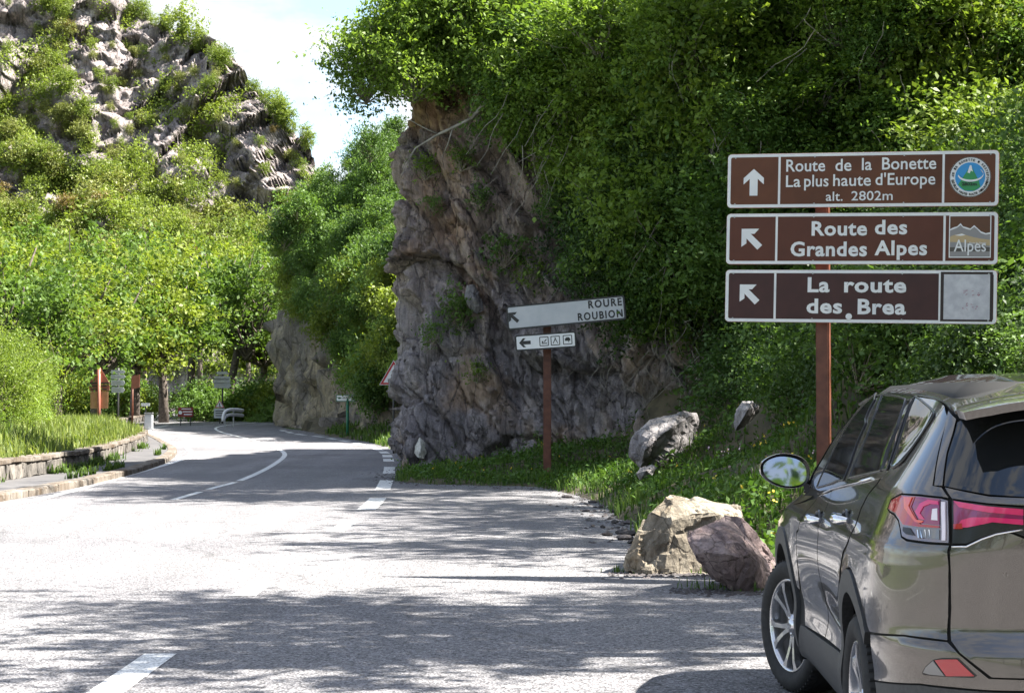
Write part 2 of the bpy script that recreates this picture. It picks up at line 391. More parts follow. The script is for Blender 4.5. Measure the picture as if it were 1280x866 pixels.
def strip(name, P, i0, i1, wd, z=.004, m='paint', parent=None):
    P = P[i0:i1+1]; N = normals2(P); A = P-N*wd/2; B = P+N*wd/2; n = len(P)
    zz = gz(P[:, 1])+z
    V = np.concatenate([np.c_[A, zz], np.c_[B, zz]]); i = np.arange(n-1)
    return tag(link(name, npmesh(name, V, np.stack([i, i+1, n+i+1, n+i], 1)[:, ::-1], M[m])), kind='structure')
def idxY(P, Y): return int(np.argmin(abs(P[:, 1]-Y)))
strip('edge_line', LEDGE, idxY(LEDGE, -20), len(LEDGE)-1, .17)
a = idxY(CENT, 38.3); strip('centre_line', CENT, a, len(CENT)-1, .15)
for y0, y1 in ((30.5, 33.2), (34.3, 37.6), (24.2, 27.2), (17.7, 20.7), (11.2, 14.2), (4.7, 7.7)): strip('lane_dash', CENT, idxY(CENT, y0), idxY(CENT, y1), .13)
dl = []
for a, b in (((170, 855), (195, 817)), ((310, 745), (335, 727)), ((432, 664), (447, 652)), ((457, 637), (474, 622)), ((476, 611.5), (487, 600)), ((487, 592), (487, 583.5))):
    dl.append((gnd(*a)[1], gnd(*b)[1]))
dl[0] = (8.6, gnd(195, 817)[1])
for n_, (a, b) in enumerate(dl): strip('lane_dash', REDGE, idxY(REDGE, a), idxY(REDGE, b), .20 if n_ < 3 else .28)
s0 = idxY(REDGE, 51.5)
for k in range(12):
    i0 = s0+k*17
    if i0+10 < len(REDGE): strip('lane_dash', REDGE, i0, i0+10, .30)
# old tar seam along the lane and patch
0 and strip('tar_seam', smooth_path([gnd(0, 705), gnd(90, 680), gnd(200, 640), gnd(262, 612)], .3), 0, 9999, .035, .0035, 'pebble')

# ------------------------------------------------------------------ pavement, kerb stones and wall on the left
def stone_mesh(name, L_, W_, H_, m, seed, rough=.02, sub=3):
    b = bmesh.new(); bmesh.ops.create_cube(b, size=1); bmesh.ops.bevel(b, geom=b.edges[:], offset=.09, segments=1, affect='EDGES')
    V = np.array([v.co[:] for v in b.verts])*[L_, W_, H_]
    V += rough*np.stack([vnoise(V*9+seed*3.1+k*11, seed+k) for k in range(3)], 1)
    for v, q in zip(b.verts, V): v.co = q
    me = bpy.data.meshes.new(name); b.to_mesh(me); b.free(); me.materials.append(m); return me
kerb_thing = empty('kerb', (-8.4, 30, 0), 0, 'pale kerb of long stones along the left edge of the road', 'kerb')
km = [stone_mesh('kerb_stone', 1.0, .30, .26, M['kerb'], s, .012) for s in range(5)]
KS = smooth_path([tuple(p) for p in KERB[::4]], 1.03); KN = normals2(KS); k0 = idxY(KS, 24)
for i in range(k0, len(KS)-1):
    a, b = KS[i], KS[i+1]; c = (a+b)/2+KN[i]*.15; an = math.atan2(b[1]-a[1], b[0]-a[0])
    if np.linalg.norm(b-a) > 1.6: continue
    o = link('kerb_stone', km[i % 5], kerb_thing)
    o.location = Vector((c[0], c[1], float(gz(c[1]))+.005+rnd.uniform(-.008, .008)))-kerb_thing.location; o.rotation_euler = (rnd.uniform(-.02, .02), rnd.uniform(-.01, .01), an)
WALL = [(-9.8, 20), (-9.75, 30)]+[gnd(*p, .13) for p in ((10, 599), (43, 594), (86, 587), (120, 579), (150, 569), (172, 560), (182, 553))]
w1 = WALL[-1]
WALL2 = [gnd(184, 550, .13), gnd(174, 546.5, .13), gnd(160, 543, .13), gnd(151, 538, .13), gnd(150, 533, .13), gnd(160, 530, .13), gnd(173, 527.5, .13), gnd(181, 525.5, .13)]
WALL = smooth_path(WALL+WALL2, .42); WNn = normals2(WALL)
# footway between kerb and wall (extends under the wall)
KP = KERB[idxY(KERB, 18):]
poly = [tuple(p) for p in (KP+normals2(KP)*.28)[::2]]+[tuple(p) for p in (WALL+WNn*.3)[::-1][::2]]
o = sheet('footway', poly, .115, M['pavement'], [(-9, y) for y in range(22, 60, 2)]); tag(o, kind='structure')
wall = empty('stone_wall', (-9.8, 40, 0), 0, 'low rough stone wall with pale cap slabs winding along the left footway', 'wall')
wm = [stone_mesh('stone', .40, .34, .34, M['stone'], s+20, .045) for s in range(7)]
cm = [stone_mesh('cap_stone', .84, .42, .10, M['kerb'], s+40, .02) for s in range(5)]
for i in range(idxY(WALL, 26), len(WALL)-1):
    a, b = WALL[i], WALL[i+1]; c = (a+b)/2+WNn[i]*.18; an = math.atan2(b[1]-a[1], b[0]-a[0]); z = float(gz(c[1]))+.12
    o = link('stone', rnd.choice(wm), wall); o.location = Vector((c[0], c[1], z+.15))-wall.location
    o.rotation_euler = (rnd.uniform(-.06, .06), rnd.choice((0, math.pi))+rnd.uniform(-.04, .04), an+rnd.uniform(-.06, .06)); o.scale = (1, 1, rnd.uniform(.9, 1.08))
    if i % 2 == 0 and i+2 < len(WALL):
        b = WALL[i+2]; c = (a+b)/2+WNn[i]*.18; an = math.atan2(b[1]-a[1], b[0]-a[0])
        o = link('cap_stone', rnd.choice(cm), wall); o.location = Vector((c[0], c[1], z+.355+rnd.uniform(-.01, .01)))-wall.location; o.rotation_euler = (rnd.uniform(-.03, .03), rnd.uniform(-.02, .02), an)

# ------------------------------------------------------------------ right-hand bank and hillside (heightfield)
def dist_edge(X, Y):
    P = EDGE; N = -normals2(P); out = np.full(X.shape, 1e9); sg = np.zeros(X.shape)
    for i in range(0, len(P)-1):
        a, b = P[i], P[i+1]; ab = b-a; t = np.clip(((X-a[0])*ab[0]+(Y-a[1])*ab[1])/(ab@ab), 0, 1)
        dx = X-a[0]-t*ab[0]; dy = Y-a[1]-t*ab[1]; d = np.hypot(dx, dy); cr_ = ab[0]*dy-ab[1]*dx
        m = d < out; out = np.where(m, d, out); sg = np.where(m, np.sign(cr_), sg)
    return out*sg
def hill_z(X, Y):
    d = dist_edge(X, Y); p = np.stack([X.ravel(), Y.ravel(), 0*X.ravel()], 1)
    n = fbm(p*.5, 4, 3).reshape(X.shape)
    dd = d+n*.35
    lowk = np.clip(5.2-X, 0, 1)*np.clip((Y-31)/4, 0, 1)
    s0 = .42-.34*lowk; s0 = np.where(Y > 55, .2, s0)
    h = np.where(dd < 0, dd*.3, .03+s0*dd)
    k = 2.2+np.clip(5.2-X, 0, 7)*1.0*np.clip((Y-31)/4, 0, 1)
    h = np.where(dd > 2.2, .03+s0*2.2+.12*(np.minimum(dd, k)-2.2)+1.0*np.maximum(dd-k, 0), h)
    h = np.minimum(h, 7+.7*np.maximum(dd-7, 0))
    return gz(Y)+h+n*.12*np.clip(dd, 0, 1)
xs = np.arange(-12, 30, .3); ys = np.arange(-20, 100, .3)
XX, YY = np.meshgrid(xs, ys, indexing='ij'); ZZ = hill_z(XX, YY)
ZZ = np.where(ZZ < gz(YY)-.04, gz(YY)-.3, ZZ)
ff = grid_faces(len(xs), len(ys)); zf = (ZZ-gz(YY)).ravel(); ff = ff[(zf[ff] > -.25).any(1)]
tag(link('hillside', npmesh('hillside', np.stack([XX, YY, ZZ], -1).reshape(-1, 3), ff, M['soil'], smooth=True)), kind='structure')
def hz(x, y):
    i = min(max((x+12)/.3, 0), len(xs)-1.01); j = min(max((y+20)/.3, 0), len(ys)-1.01); i0, j0 = int(i), int(j); u, v = i-i0, j-j0
    return ZZ[i0, j0]*(1-u)*(1-v)+ZZ[i0+1, j0]*u*(1-v)+ZZ[i0, j0+1]*(1-u)*v+ZZ[i0+1, j0+1]*u*v
print('terrain', time.time()-T0)
# ------------------------------------------------------------------ cliffs
def cliff(name, path, H, lean, topslope, m, du, dv, amp, seed, hbase=-.6, scale=1.0, tilt=-.5, back=6.0, Hf=None, leanf=None):
    P = smooth_path(path, du); N = normals2(P)           # N points into the rock
    hs = np.arange(hbase, H+back, dv); nu, nv = len(P), len(hs)
    S = np.linspace(0, 1, nu)[:, None]+0*hs[None]; Hh = hs[None]+0*S
    Ht = (Hf(P)[:, None]+0*Hh) if Hf is not None else H+0*Hh
    lf = leanf(P)[:, None] if leanf is not None else lean
    off = lf*np.maximum(Hh, 0); ex = np.maximum(Hh-Ht, 0)
    off = off+ex*topslope; zz = np.minimum(Hh, Ht)+ex*.75
    V = np.stack([P[:, 0:1]+N[:, 0:1]*off, P[:, 1:2]+N[:, 1:2]*off, gz(P[:, 1:2])+zz], -1).reshape(-1, 3)
    ca, sa = math.cos(tilt), math.sin(tilt); q = V.copy(); q[:, 0] = V[:, 0]*ca-V[:, 2]*sa; q[:, 2] = V[:, 0]*sa+V[:, 2]*ca
    q = q+.09*np.stack([vnoise(V*.8/scale+k*9, seed+k) for k in range(3)], 1)*scale
    f1, c1 = facets(q*np.array([.55, .4, .22])/scale, seed, .9); f2, c2 = facets(q*np.array([1.5, 1.0, .55])/scale, seed+9, 1.1); f3, c3 = facets(q*np.array([4.6, 3.6, 1.6])/scale, seed+19, 1.2)
    n = fbm(V*.35/scale, 4, seed+5)*.5+fbm(V*3/scale, 4, seed+7)*.07
    f4, c4 = facets(q*np.array([14., 11, 5.])/scale, seed+29, 1.2)
    stri = vnoise(q*np.array([6., 5, .5])/scale, seed+41)*.05+vnoise(q*np.array([15., 12, 1.0])/scale, seed+42)*.03
    disp = amp*(.85*f1+.60*f2+.20*f3+.07*f4+.22*n+stri) - amp*.45*np.exp(-c1*24) - amp*.30*np.exp(-c2*22) - amp*.10*np.exp(-c3*16)
    nn = np.repeat(N[:, None], nv, 1).reshape(-1, 2)
    V[:, :2] -= nn*disp[:, None]; V[:, 2] += amp*.35*f2
    o = link(name, npmesh(name, V, grid_faces(nu, nv)[:, ::-1], m)); tag(o, kind='structure'); return V.reshape(nu, nv, 3), N
cpath = [(-.6, 66), (-1.3, 60), (-2.05, 50), (-2.7, 45.3), (-2.78, 44), (-2.4, 42.9), (-1.0, 42.2), (.5, 41.6), (2, 40.6), (3.4, 39), (5, 37.3), (7.5, 36.5), (10, 36.5)]
CV, CN = cliff('cliff', cpath, 9.3, .035, .9, M['cliff'], .052, .052, .62, 11)
fpath = [(-8, 165), (-10.5, 145), (-13.3, 124), (-14.4, 114), (-13.9, 111), (-12.2, 106), (-10, 100), (-7.2, 91), (-5.6, 83), (-3.6, 77), (-1.0, 72), (2, 68), (6, 66)]
FV, FN = cliff('far_cliff', fpath, 14, .06, .60, M['cliff_far'], .28, .28, 1.0, 31, scale=1.8, back=26,
    Hf=lambda P: np.interp(P[:, 0], [-14.5, -12.5, -9, -5, 0], [9.5, 10, 8.5, 7, 6]), leanf=lambda P: np.interp(P[:, 0], [-14.5, -10, 0], [.04, .10, .22]))
print('cliffs', time.time()-T0)
# ------------------------------------------------------------------ the mountain
def ridge(X): return np.interp(X, [-200, -120, -72, -58, -47, -42, -37, -33, -29, -26, -22, -14, 0, 40, 90], [150, 105, 74, 64, 58, 53.5, 48.5, 43.5, 38, 33.5, 29, 25, 22, 26, 30])
us = np.r_[np.arange(-190, -112, 2.0), np.arange(-112, 12, .40), np.arange(12, 80, 2.0)]; vs = np.linspace(0, 1, 330)
U, Vv = np.meshgrid(us, vs, indexing='ij')
Rz = ridge(U)
Zm = np.where(Vv < .85, -3+(Rz+3)*Vv/.85, Rz-(Vv-.85)/.15*25)
Ym = 232+Zm*.85*(Vv < .85)+(Vv >= .85)*(Rz*.85+(Vv-.85)/.15*30)
Pm = np.stack([U, Ym, Zm], -1).reshape(-1, 3)
q = Pm.copy(); ca, sa = math.cos(.6), math.sin(.6); q[:, 0] = Pm[:, 0]*ca-Pm[:, 2]*sa; q[:, 2] = Pm[:, 0]*sa+Pm[:, 2]*ca
q += 1.5*np.stack([vnoise(Pm*.09+k*9, 70+k) for k in range(3)], 1)
f1, c1 = facets(q*np.array([.055, .05, .035]), 51, .9); f2, c2 = facets(q*np.array([.16, .13, .10]), 61, .9); f3, c3 = facets(q*np.array([.42, .4, .22]), 63, 1.1); f4, c4 = facets(q*np.array([1.1, .9, .55]), 64, 1.1)
n = fbm(Pm*.03, 5, 77)
gate = np.clip(Pm[:, 2]/14, .15, 1)
Pm[:, 1] -= gate*(5.5*f1+3.8*f2+1.3*f3+.45*f4+5*n-.9*np.exp(-c2*14)-.5*np.exp(-c3*14)); Pm[:, 2] += gate*(1.2*f2+.5*f3+.15*f4+1.0*n)
Pm[:, 0] += gate*1.2*f2
MV = Pm.reshape(len(us), len(vs), 3)
tag(link('mountain', npmesh('mountain', Pm, grid_faces(len(us), len(vs)), M['mountain'])), kind='structure')
print('mountain', time.time()-T0)

# ------------------------------------------------------------------ foliage prototypes
def leaves(rs, P, size, jitter=.5, droop=.35, aspect=.55, fold=.25, outward=None):
    """one folded leaf (four corners) at every point"""
    n = len(P); d = rs.normal(size=(n, 3)); d[:, 2] -= droop; d /= np.linalg.norm(d, axis=1)[:, None]
    up = rs.normal(size=(n, 3))*.6+np.array([0, 0, 1.0])
    s = np.cross(d, up); s /= np.linalg.norm(s, axis=1)[:, None]+1e-9; nn = np.cross(s, d)
    L_ = size*(1+jitter*(rs.rand(n)-.5)*2)[:, None]
    a = P-d*L_*.5; b = P+d*L_*.5; c = P+s*L_*aspect*.5+nn*L_*fold*.3; e = P-s*L_*aspect*.5+nn*L_*fold*.3
    V = np.stack([a, c, b, e], 1).reshape(-1, 3)
    return V, np.arange(4*n).reshape(-1, 4)
def crown_pts(rs, ncl, rad, per, clr, inner=.35, flat=.7, pw=.5, noise=.6):
    d = rs.normal(size=(ncl, 3)); d /= np.linalg.norm(d, axis=1)[:, None]
    r = inner+(1-inner)*rs.rand(ncl)**pw
    r *= 1+noise*vnoise(d*1.7+rs.rand()*50, 5)+.25*noise*rs.normal(size=ncl)
    cen = d*r[:, None]*np.array(rad)
    cnt = np.maximum(3, (per*(.5+rs.rand(ncl))).astype(int))
    idx = np.repeat(np.arange(ncl), cnt); g = rs.normal(size=(len(idx), 3)); g[:, 2] *= flat
    cr_ = clr*(.6+.8*rs.rand(ncl))
    ax = d*.8+rs.normal(size=d.shape)*.45; ax[:, 2] -= .15; ax /= np.linalg.norm(ax, axis=1)[:, None]; A_ = ax[idx]
    t_ = (g*A_).sum(1)[:, None]; g = g*.62+A_*t_*1.35
    tint = np.clip(.5+.28*rs.normal(size=ncl), 0, 1)[idx]*.6+.4*rs.rand(len(idx))
    return cen[idx]+g*cr_[idx][:, None], tint, cen
def branch_mesh(name, base, cens, r0, m, rs, n=5, sag=.15, k=40):
    b = MB(); cs = cens[rs.permutation(len(cens))[:k]]
    for c in cs:
        mid = base*.45+c*.55; mid = mid+rs.normal(size=3)*np.linalg.norm(c-base)*.08; mid[2] += sag*np.linalg.norm(c-base)*.3
        q = .6*mid+.4*c+rs.normal(size=3)*np.linalg.norm(c-base)*.05
        b.tube([base+rs.normal(size=3)*r0*.5, mid, q, c], [r0, r0*.55, r0*.3, r0*.1], n, False)
    return b.mesh(name, m)
def crown_mesh(name, seed, rad, ncl, per, clr, size, m, **kw):
    rs = np.random.RandomState(seed); P, t, cen = crown_pts(rs, ncl, rad, per, clr, **kw)
    V, Fc = leaves(rs, P, size); return npmesh(name, V, Fc, m, np.repeat(t, 4)), cen
PRO = {}
def proto(key, seed, rad, ncl, per, clr, size, m, base=None, r0=.03, bm='twig', nb=40, **kw):
    me, cen = crown_mesh('crown', seed, rad, ncl, per, clr, size, M[m], **kw)
    rs = np.random.RandomState(seed+500)
    base = np.array([0, 0, -rad[2]*1.0]) if base is None else np.array(base, float)
    br = branch_mesh('branches', base, cen, r0, M[bm], rs, k=nb)
    PRO[key] = (me, br)
for s in range(3):
    proto(('near', s), 100+s, (1.6, 1.5, 1.25), 420, 15, .15, 0.14, 'leaf_near', r0=.024, nb=60, bm='pale_bark')
    proto(('dark', s), 110+s, (1.6, 1.5, 1.3), 420, 15, .16, 0.125, 'leaf_dark', r0=.018, nb=24)
    proto(('ivy', s), 120+s, (1.6, 1.2, 1.6), 460, 15, .15, 0.11, 'leaf_ivy', r0=.012, nb=20)
    proto(('hedge', s), 230+s, (1.6, 1.5, 1.25), 420, 24, .16, .088, 'leaf_lime', r0=.02, nb=50)
    proto(('hedge2', s), 240+s, (1.6, 1.5, 1.25), 420, 24, .16, .088, 'leaf_near', r0=.02, nb=50)
    proto(('sprig', s), 210+s, (.6, .5, .5), 46, 12, .10, .10, 'leaf_near', r0=.012, nb=20)
    proto(('dsprig', s), 220+s, (.6, .5, .5), 46, 12, .10, .10, 'leaf_dark', r0=.012, nb=20)
    proto(('lime', s), 130+s, (1.5, 1.5, 1.15), 380, 15, .15, 0.14, 'leaf_lime', r0=.016, nb=36)
for s in range(4):
    proto(('plane', s), 140+s, (4.7, 4.3, 4.0), 150, 66, .48, .30, 'leaf_plane' if s % 2 else 'leaf_plane2', base=(0, 0, -4.0), r0=.14, bm='bark', nb=34, inner=.2, noise=.6)
for s in range(2):
    proto(('thin', s), 200+s, (4.7, 4.3, 2.6), 120, 40, .42, .34, 'leaf_near', base=(0, 0, -2.6), r0=.10, bm='bark', nb=40, inner=.1, noise=.6)
for s in range(3):
    proto(('far', s), 150+s, (2.6, 2.6, 2.8), 120, 13, .42, .42, 'leaf_far', r0=.08, bm='bark', nb=8)
    proto(('olive', s), 160+s, (2.4, 2.4, 2.2), 120, 13, .40, .38, 'leaf_olive', r0=.08, bm='bark', nb=8)
    proto(('bronze', s), 170+s, (2.2, 2.2, 1.9), 110, 13, .38, .36, 'leaf_bronze', r0=.08, bm='bark', nb=8)
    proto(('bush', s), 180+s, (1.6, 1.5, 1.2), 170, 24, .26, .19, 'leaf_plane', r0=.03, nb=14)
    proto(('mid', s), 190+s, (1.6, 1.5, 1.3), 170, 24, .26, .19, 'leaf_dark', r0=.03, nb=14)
def plant(name, key, loc, sc_, label, cat, group=None, rz=None, tilt=(0, 0), branches=True, trunk=None, bname='branches'):
    o = empty(name, loc, rnd.uniform(0, 6.28) if rz is None else rz, label, cat, group)
    o.rotation_euler = (tilt[0], tilt[1], o.rotation_euler.z)
    s3 = (sc_,)*3 if not isinstance(sc_, tuple) else sc_
    me, br = PRO[key]
    c = link('crown', me, o); c.scale = s3
    if branches: b = link(bname, br, o); b.scale = s3
    return o
def pick(k, n=3): return (k, rnd.randrange(n))
print('protos', time.time()-T0)
# ------------------------------------------------------------------ vegetation
def ipx(x, pts): return float(np.interp(x, [p[0] for p in pts], [p[1] for p in pts]))
def where_px(px, py, Y=None):
    """plain words for a place in the photo"""
    h = 'far left' if px < 110 else 'left' if px < 330 else 'left of centre' if px < 500 else 'centre' if px < 760 else 'right of centre' if px < 980 else 'far right'
    return h
def hit_hill(px, py):
    d = ray(px, py)
    for Y in np.arange(14, 75, .4):
        x, z = d[0]*Y/d[1], CAMH+d[2]*Y/d[1]
        if -11 < x < 29 and hz(x, Y) > z: return x, Y, z
    return None
def first_hit(px, py):
    a_ = hit_hill(px, py); b_ = hit_grid(CV, px, py, .3)
    if a_ and b_: return a_ if a_[1] < b_[1] else b_
    return a_ or b_
def hit_grid(G, px, py, rad=.35):
    d = ray(px, py); g = G.reshape(-1, 3); t = g[:, 1]/d[1]; e = np.hypot(g[:, 0]-d[0]*t, g[:, 2]-CAMH-d[2]*t)
    k = np.where(e < rad)[0]
    if not len(k): return None
    i = k[np.argmin(g[k, 1])]; return tuple(g[i])
KW = {'ivy': 'dark dense shrub', 'dark': 'deep green shrub', 'near': 'fresh green shrub', 'lime': 'yellow-green shrub'}
SIZEW = lambda s: 'small' if s < .62 else 'middle-sized' if s < .85 else 'large'
def hill_label(key, px, py, s):
    if px > 905 and 180 < py < 410: p = 'right behind the '+('top' if py < 262 else 'middle' if py < 335 else 'bottom')+' brown sign'
    elif py <= 180: p = ('above the left half' if px < 1075 else 'above the right half')+' of the brown signs'+(', at the very top' if py < 60 else '') if px > 900 else ('high up ' if py > 60 else 'at the very top ')+('beside the grey rock' if px < 800 else 'left of the brown signs')
    elif py > 410: p = 'low on the hillside, under the brown signs'
    else: p = 'between the grey rock and the brown signs'
    return SIZEW(s)+' '+KW[key]+' '+p
cnt = 0
for row in range(13):
    for col in range(16):
        px = 715+col*40+rnd.uniform(-18, 18); py = 480-row*44+rnd.uniform(-18, 18)
        if px < ipx(py, [(0, 700), (150, 720), (250, 760), (330, 800), (400, 850), (440, 900), (500, 950)]): continue
        h = first_hit(px, py)
        if not h: continue
        x, y, z = h; y += .75
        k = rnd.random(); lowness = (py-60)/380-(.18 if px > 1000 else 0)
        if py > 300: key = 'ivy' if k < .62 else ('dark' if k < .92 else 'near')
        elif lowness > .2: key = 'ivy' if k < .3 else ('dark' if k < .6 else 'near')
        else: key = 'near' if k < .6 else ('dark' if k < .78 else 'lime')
        sc_ = rnd.uniform(.45, 1.0); s = sc_*(y/32)**.7*.85
        pl_ = hill_label(key, px, py, sc_).split(KW[key], 1)[1]
        plant('shade_backing_clump', pick('ivy'), (x, y+.5, z), s*.95, SIZEW(sc_)+' dark leafy clump'+pl_.replace('the hillside', 'the slope'), 'clump', 'backing leaf clumps coloured dark for shade behind the brown signs', branches=False)  # backing leaves coloured dark to stand for shade between the shrubs
        if rnd.random() < (.66 if key != 'ivy' else .3):
            if key == 'ivy': key = 'dark'
            f_ = rnd.uniform(.45, .95)*(y/32)**.7; q_ = (f_*rnd.uniform(.8, 1.2), f_*rnd.uniform(.8, 1.1), f_*rnd.uniform(.55, 1.0))
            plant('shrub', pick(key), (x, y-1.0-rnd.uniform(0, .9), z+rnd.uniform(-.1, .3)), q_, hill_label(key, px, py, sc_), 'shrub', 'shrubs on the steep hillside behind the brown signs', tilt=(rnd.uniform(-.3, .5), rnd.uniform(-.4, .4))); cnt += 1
# bushes on and above the central cliff
for row in range(12):
    for col in range(16):
        px = 445+col*28+rnd.uniform(-14, 14); py = -20+row*36+rnd.uniform(-14, 14)
        B = ipx(px, [(430, 110), (470, 130), (500, 100), (540, 92), (560, 80), (610, 85), (640, 120), (680, 190), (705, 240), (740, 290), (780, 370), (830, 440)])
        if py > B or px < 450 or (px < 520 and rnd.random() < .66): continue
        h = hit_grid(CV, px, py)
        Yd = h[1]-.3 if h else 42.5
        p = at(px, py, min(Yd, 44)-rnd.uniform(0, .6))
        key = rnd.choice(['near', 'near', 'near', 'dark', 'lime']) if py < 200 else rnd.choice(['dark', 'ivy', 'near'])
        s = rnd.uniform(.42, .75); st = ('at the top left corner of the grey rock' if px < 560 else 'at the top of the grey rock, middle' if px < 660 else 'at the top right of the grey rock') if py < 110 else 'hanging over the upper right side of the grey rock' if py < 300 else 'between the grey rock and the dark hillside'
        plant('shrub', pick(key), p, s, SIZEW(s+.05)+' '+KW[key]+' '+st, 'shrub', 'shrubs growing on top of and beside the grey rock')
# small single bushes rooted in the cracks of the rock
for px, py, s, key, lb in ((592, 455, 0.55, 'sprig', 'small bright green cushion bush alone on the lower grey rock'), (560, 375, 0.88, 'dsprig', 'dark bush in a crack left of the white hanging stone on the grey rock'),
                           (585, 395, 0.73, 'dsprig', 'dark bush just under the first crack bush on the grey rock'), (625, 300, 0.95, 'dsprig', 'dark bush on the ledge of the grey rock above the white road sign'),
                           (655, 335, 0.80, 'sprig', 'light bush on the grey rock straight above the white road sign'), (545, 405, 0.63, 'dsprig', 'small dark plant on the left ledge of the grey rock'),
                           (527, 205, 0.73, 'sprig', 'small leafy sprig high on the left side of the grey rock'), (575, 195, 0.69, 'sprig', 'small leafy sprig high in the middle of the grey rock'),
                           (610, 240, 0.63, 'dsprig', 'dark sprig right of centre high on the grey rock'), (545, 250, 0.46, 'dsprig', 'tiny dark sprig on the smooth upper face of the grey rock')):
    h = hit_grid(CV, px, py, .2)
    if h: plant('shrub', pick(key), Vector(h)+Vector((0, -.12, 0)), s, lb, 'shrub')
for i in range(46):
    px = rnd.uniform(515, 790); x, y = gnd(px, rnd.uniform(584, 596) if px < 700 else rnd.uniform(570, 600))
    plant('low_bush', pick(rnd.choice(['sprig', 'dsprig', 'dsprig'])), (x, y, hz(x, y)+.12), rnd.uniform(.35, .75), 'low leafy bush at the foot of the grey rock, '+('at its left' if px < 620 else 'near the white sign' if px < 720 else 'at its right'), 'bush', 'low bushes at the foot of the grey rock')
# shrubs over the shaded far cliff
sil = [(345, 300), (352, 285), (375, 250), (400, 222), (440, 185), (480, 150), (520, 130)]
low = [(345, 380), (365, 385), (385, 400), (410, 440), (440, 470), (470, 490), (500, 480)]
for row in range(22):
    for col in range(13):
        px = 350+col*12.5+rnd.uniform(-6, 6); py = 120+row*18+rnd.uniform(-8, 8)
        if py < ipx(px, sil)+8 or py > ipx(px, low) or px > 505 or rnd.random() < .22: continue
        h = hit_grid(FV, px, py, .8)
        Yd = h[1] if h else 92
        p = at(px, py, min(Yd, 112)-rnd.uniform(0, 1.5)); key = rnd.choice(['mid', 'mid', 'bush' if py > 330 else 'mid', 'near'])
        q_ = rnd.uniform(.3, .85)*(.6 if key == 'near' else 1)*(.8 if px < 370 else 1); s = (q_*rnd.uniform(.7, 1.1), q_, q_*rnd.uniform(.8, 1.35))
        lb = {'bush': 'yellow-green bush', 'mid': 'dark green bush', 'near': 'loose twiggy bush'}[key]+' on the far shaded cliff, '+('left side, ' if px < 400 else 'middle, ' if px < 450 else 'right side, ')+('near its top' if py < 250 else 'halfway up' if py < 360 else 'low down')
        plant('bush', pick(key), p, s, lb, 'bush', 'bushes covering the far shaded cliff')
# --- plane trees behind the bend
def tree(key, x, y, z0, zc, s, label, lean=0.0, r=.28, fork=True, off=None):
    t = empty('tree', (x, y, z0), 0, label, 'tree')
    b = MB(); H = zc-z0; top = Vector((lean*H, 0, H))
    if off: top += Vector(off)
    b.tube([(0, 0, -.3), (lean*H*.15+top.x*.1*bool(off), top.y*.1, H*.3), (lean*H*.6+top.x*.5*bool(off), top.y*.5, H*.7), top], [r*1.25, r, r*.8, r*.5], 9)
    if fork:
        for a in range(4):
            an = a*1.57+rnd.uniform(-.4, .4); q = top+Vector((math.cos(an)*3.0*s, math.sin(an)*2.5*s, rnd.uniform(1, 3.4)*s))
            st = Vector((lean*H*.45, 0, H*.55)); b.tube([st, st*.5+q*.5+Vector((math.cos(an), math.sin(an), 0))*.3, q], [r*.5, r*.35, r*.1], 7)
    b.build('trunk', M['bark'], t)
    me, br = PRO[key]; c = link('crown', me, t, top); c.scale = (s,)*3; c.rotation_euler.z = rnd.uniform(0, 6)
    b = link('branches', br, t, top); b.scale = (s,)*3; b.rotation_euler.z = c.rotation_euler.z
    return t
TL = [(285, 500, 132, 9.2, 1.05, .16, 'tall yellow-green tree with a dark leaning trunk right behind the pair of grey direction signs'),
      (330, 508, 140, 8.4, .95, .0, 'sunlit tree with a pale upright trunk just left of the far cliff'),
      (352, 508, 150, 9.5, 1.0, -.05, 'slim sunlit tree closest to the far cliff, half hidden by it'),
      (238, 505, 138, 9.6, 1.05, .03, 'round yellow-green tree between the red board and the pair of grey direction signs'),
      (205, 512, 122, 8.0, .95, -.05, 'leafy tree behind the end of the footway wall'),
      (168, 515, 118, 7.8, 1.0, .05, 'yellow-green tree whose crown stands over the four stacked white arrow signs'),
      (120, 520, 112, 7.2, 1.0, .0, 'leafy tree right behind the brown roofed sign'),
      (70, 525, 100, 6.6, .9, .03, 'bright tree left of the brown roofed sign'),
      (20, 530, 84, 5.6, .85, .0, 'bright tree at the left edge of the photo behind the wall'),
      (-25, 530, 90, 6.5, .9, .0, 'tree cut by the left edge of the photo'),
      (180, 500, 165, 11.5, 1.15, .0, 'taller tree in the second row behind the four arrow signs'),
      (250, 500, 172, 12.0, 1.15, .0, 'taller tree in the second row left of the leaning trunk'),
      (310, 500, 178, 12.2, 1.15, .0, 'taller tree in the second row above the leaning trunk'),
      (110, 500, 160, 10.2, 1.1, .0, 'taller tree in the second row above the brown roofed sign'),
      (40, 500, 140, 9.2, 1.1, .0, 'taller tree in the second row at the left'),
      (-20, 500, 135, 9.0, 1.1, .0, 'second-row tree beyond the left edge of the photo')]
for i, (px, py, Y, zc, s, ln, lb) in enumerate(TL):
    tree(('plane', i % 4), (px-640)/F*Y, Y, float(gz(Y))-.1, zc, s, lb, ln, .30 if Y < 150 else .25)
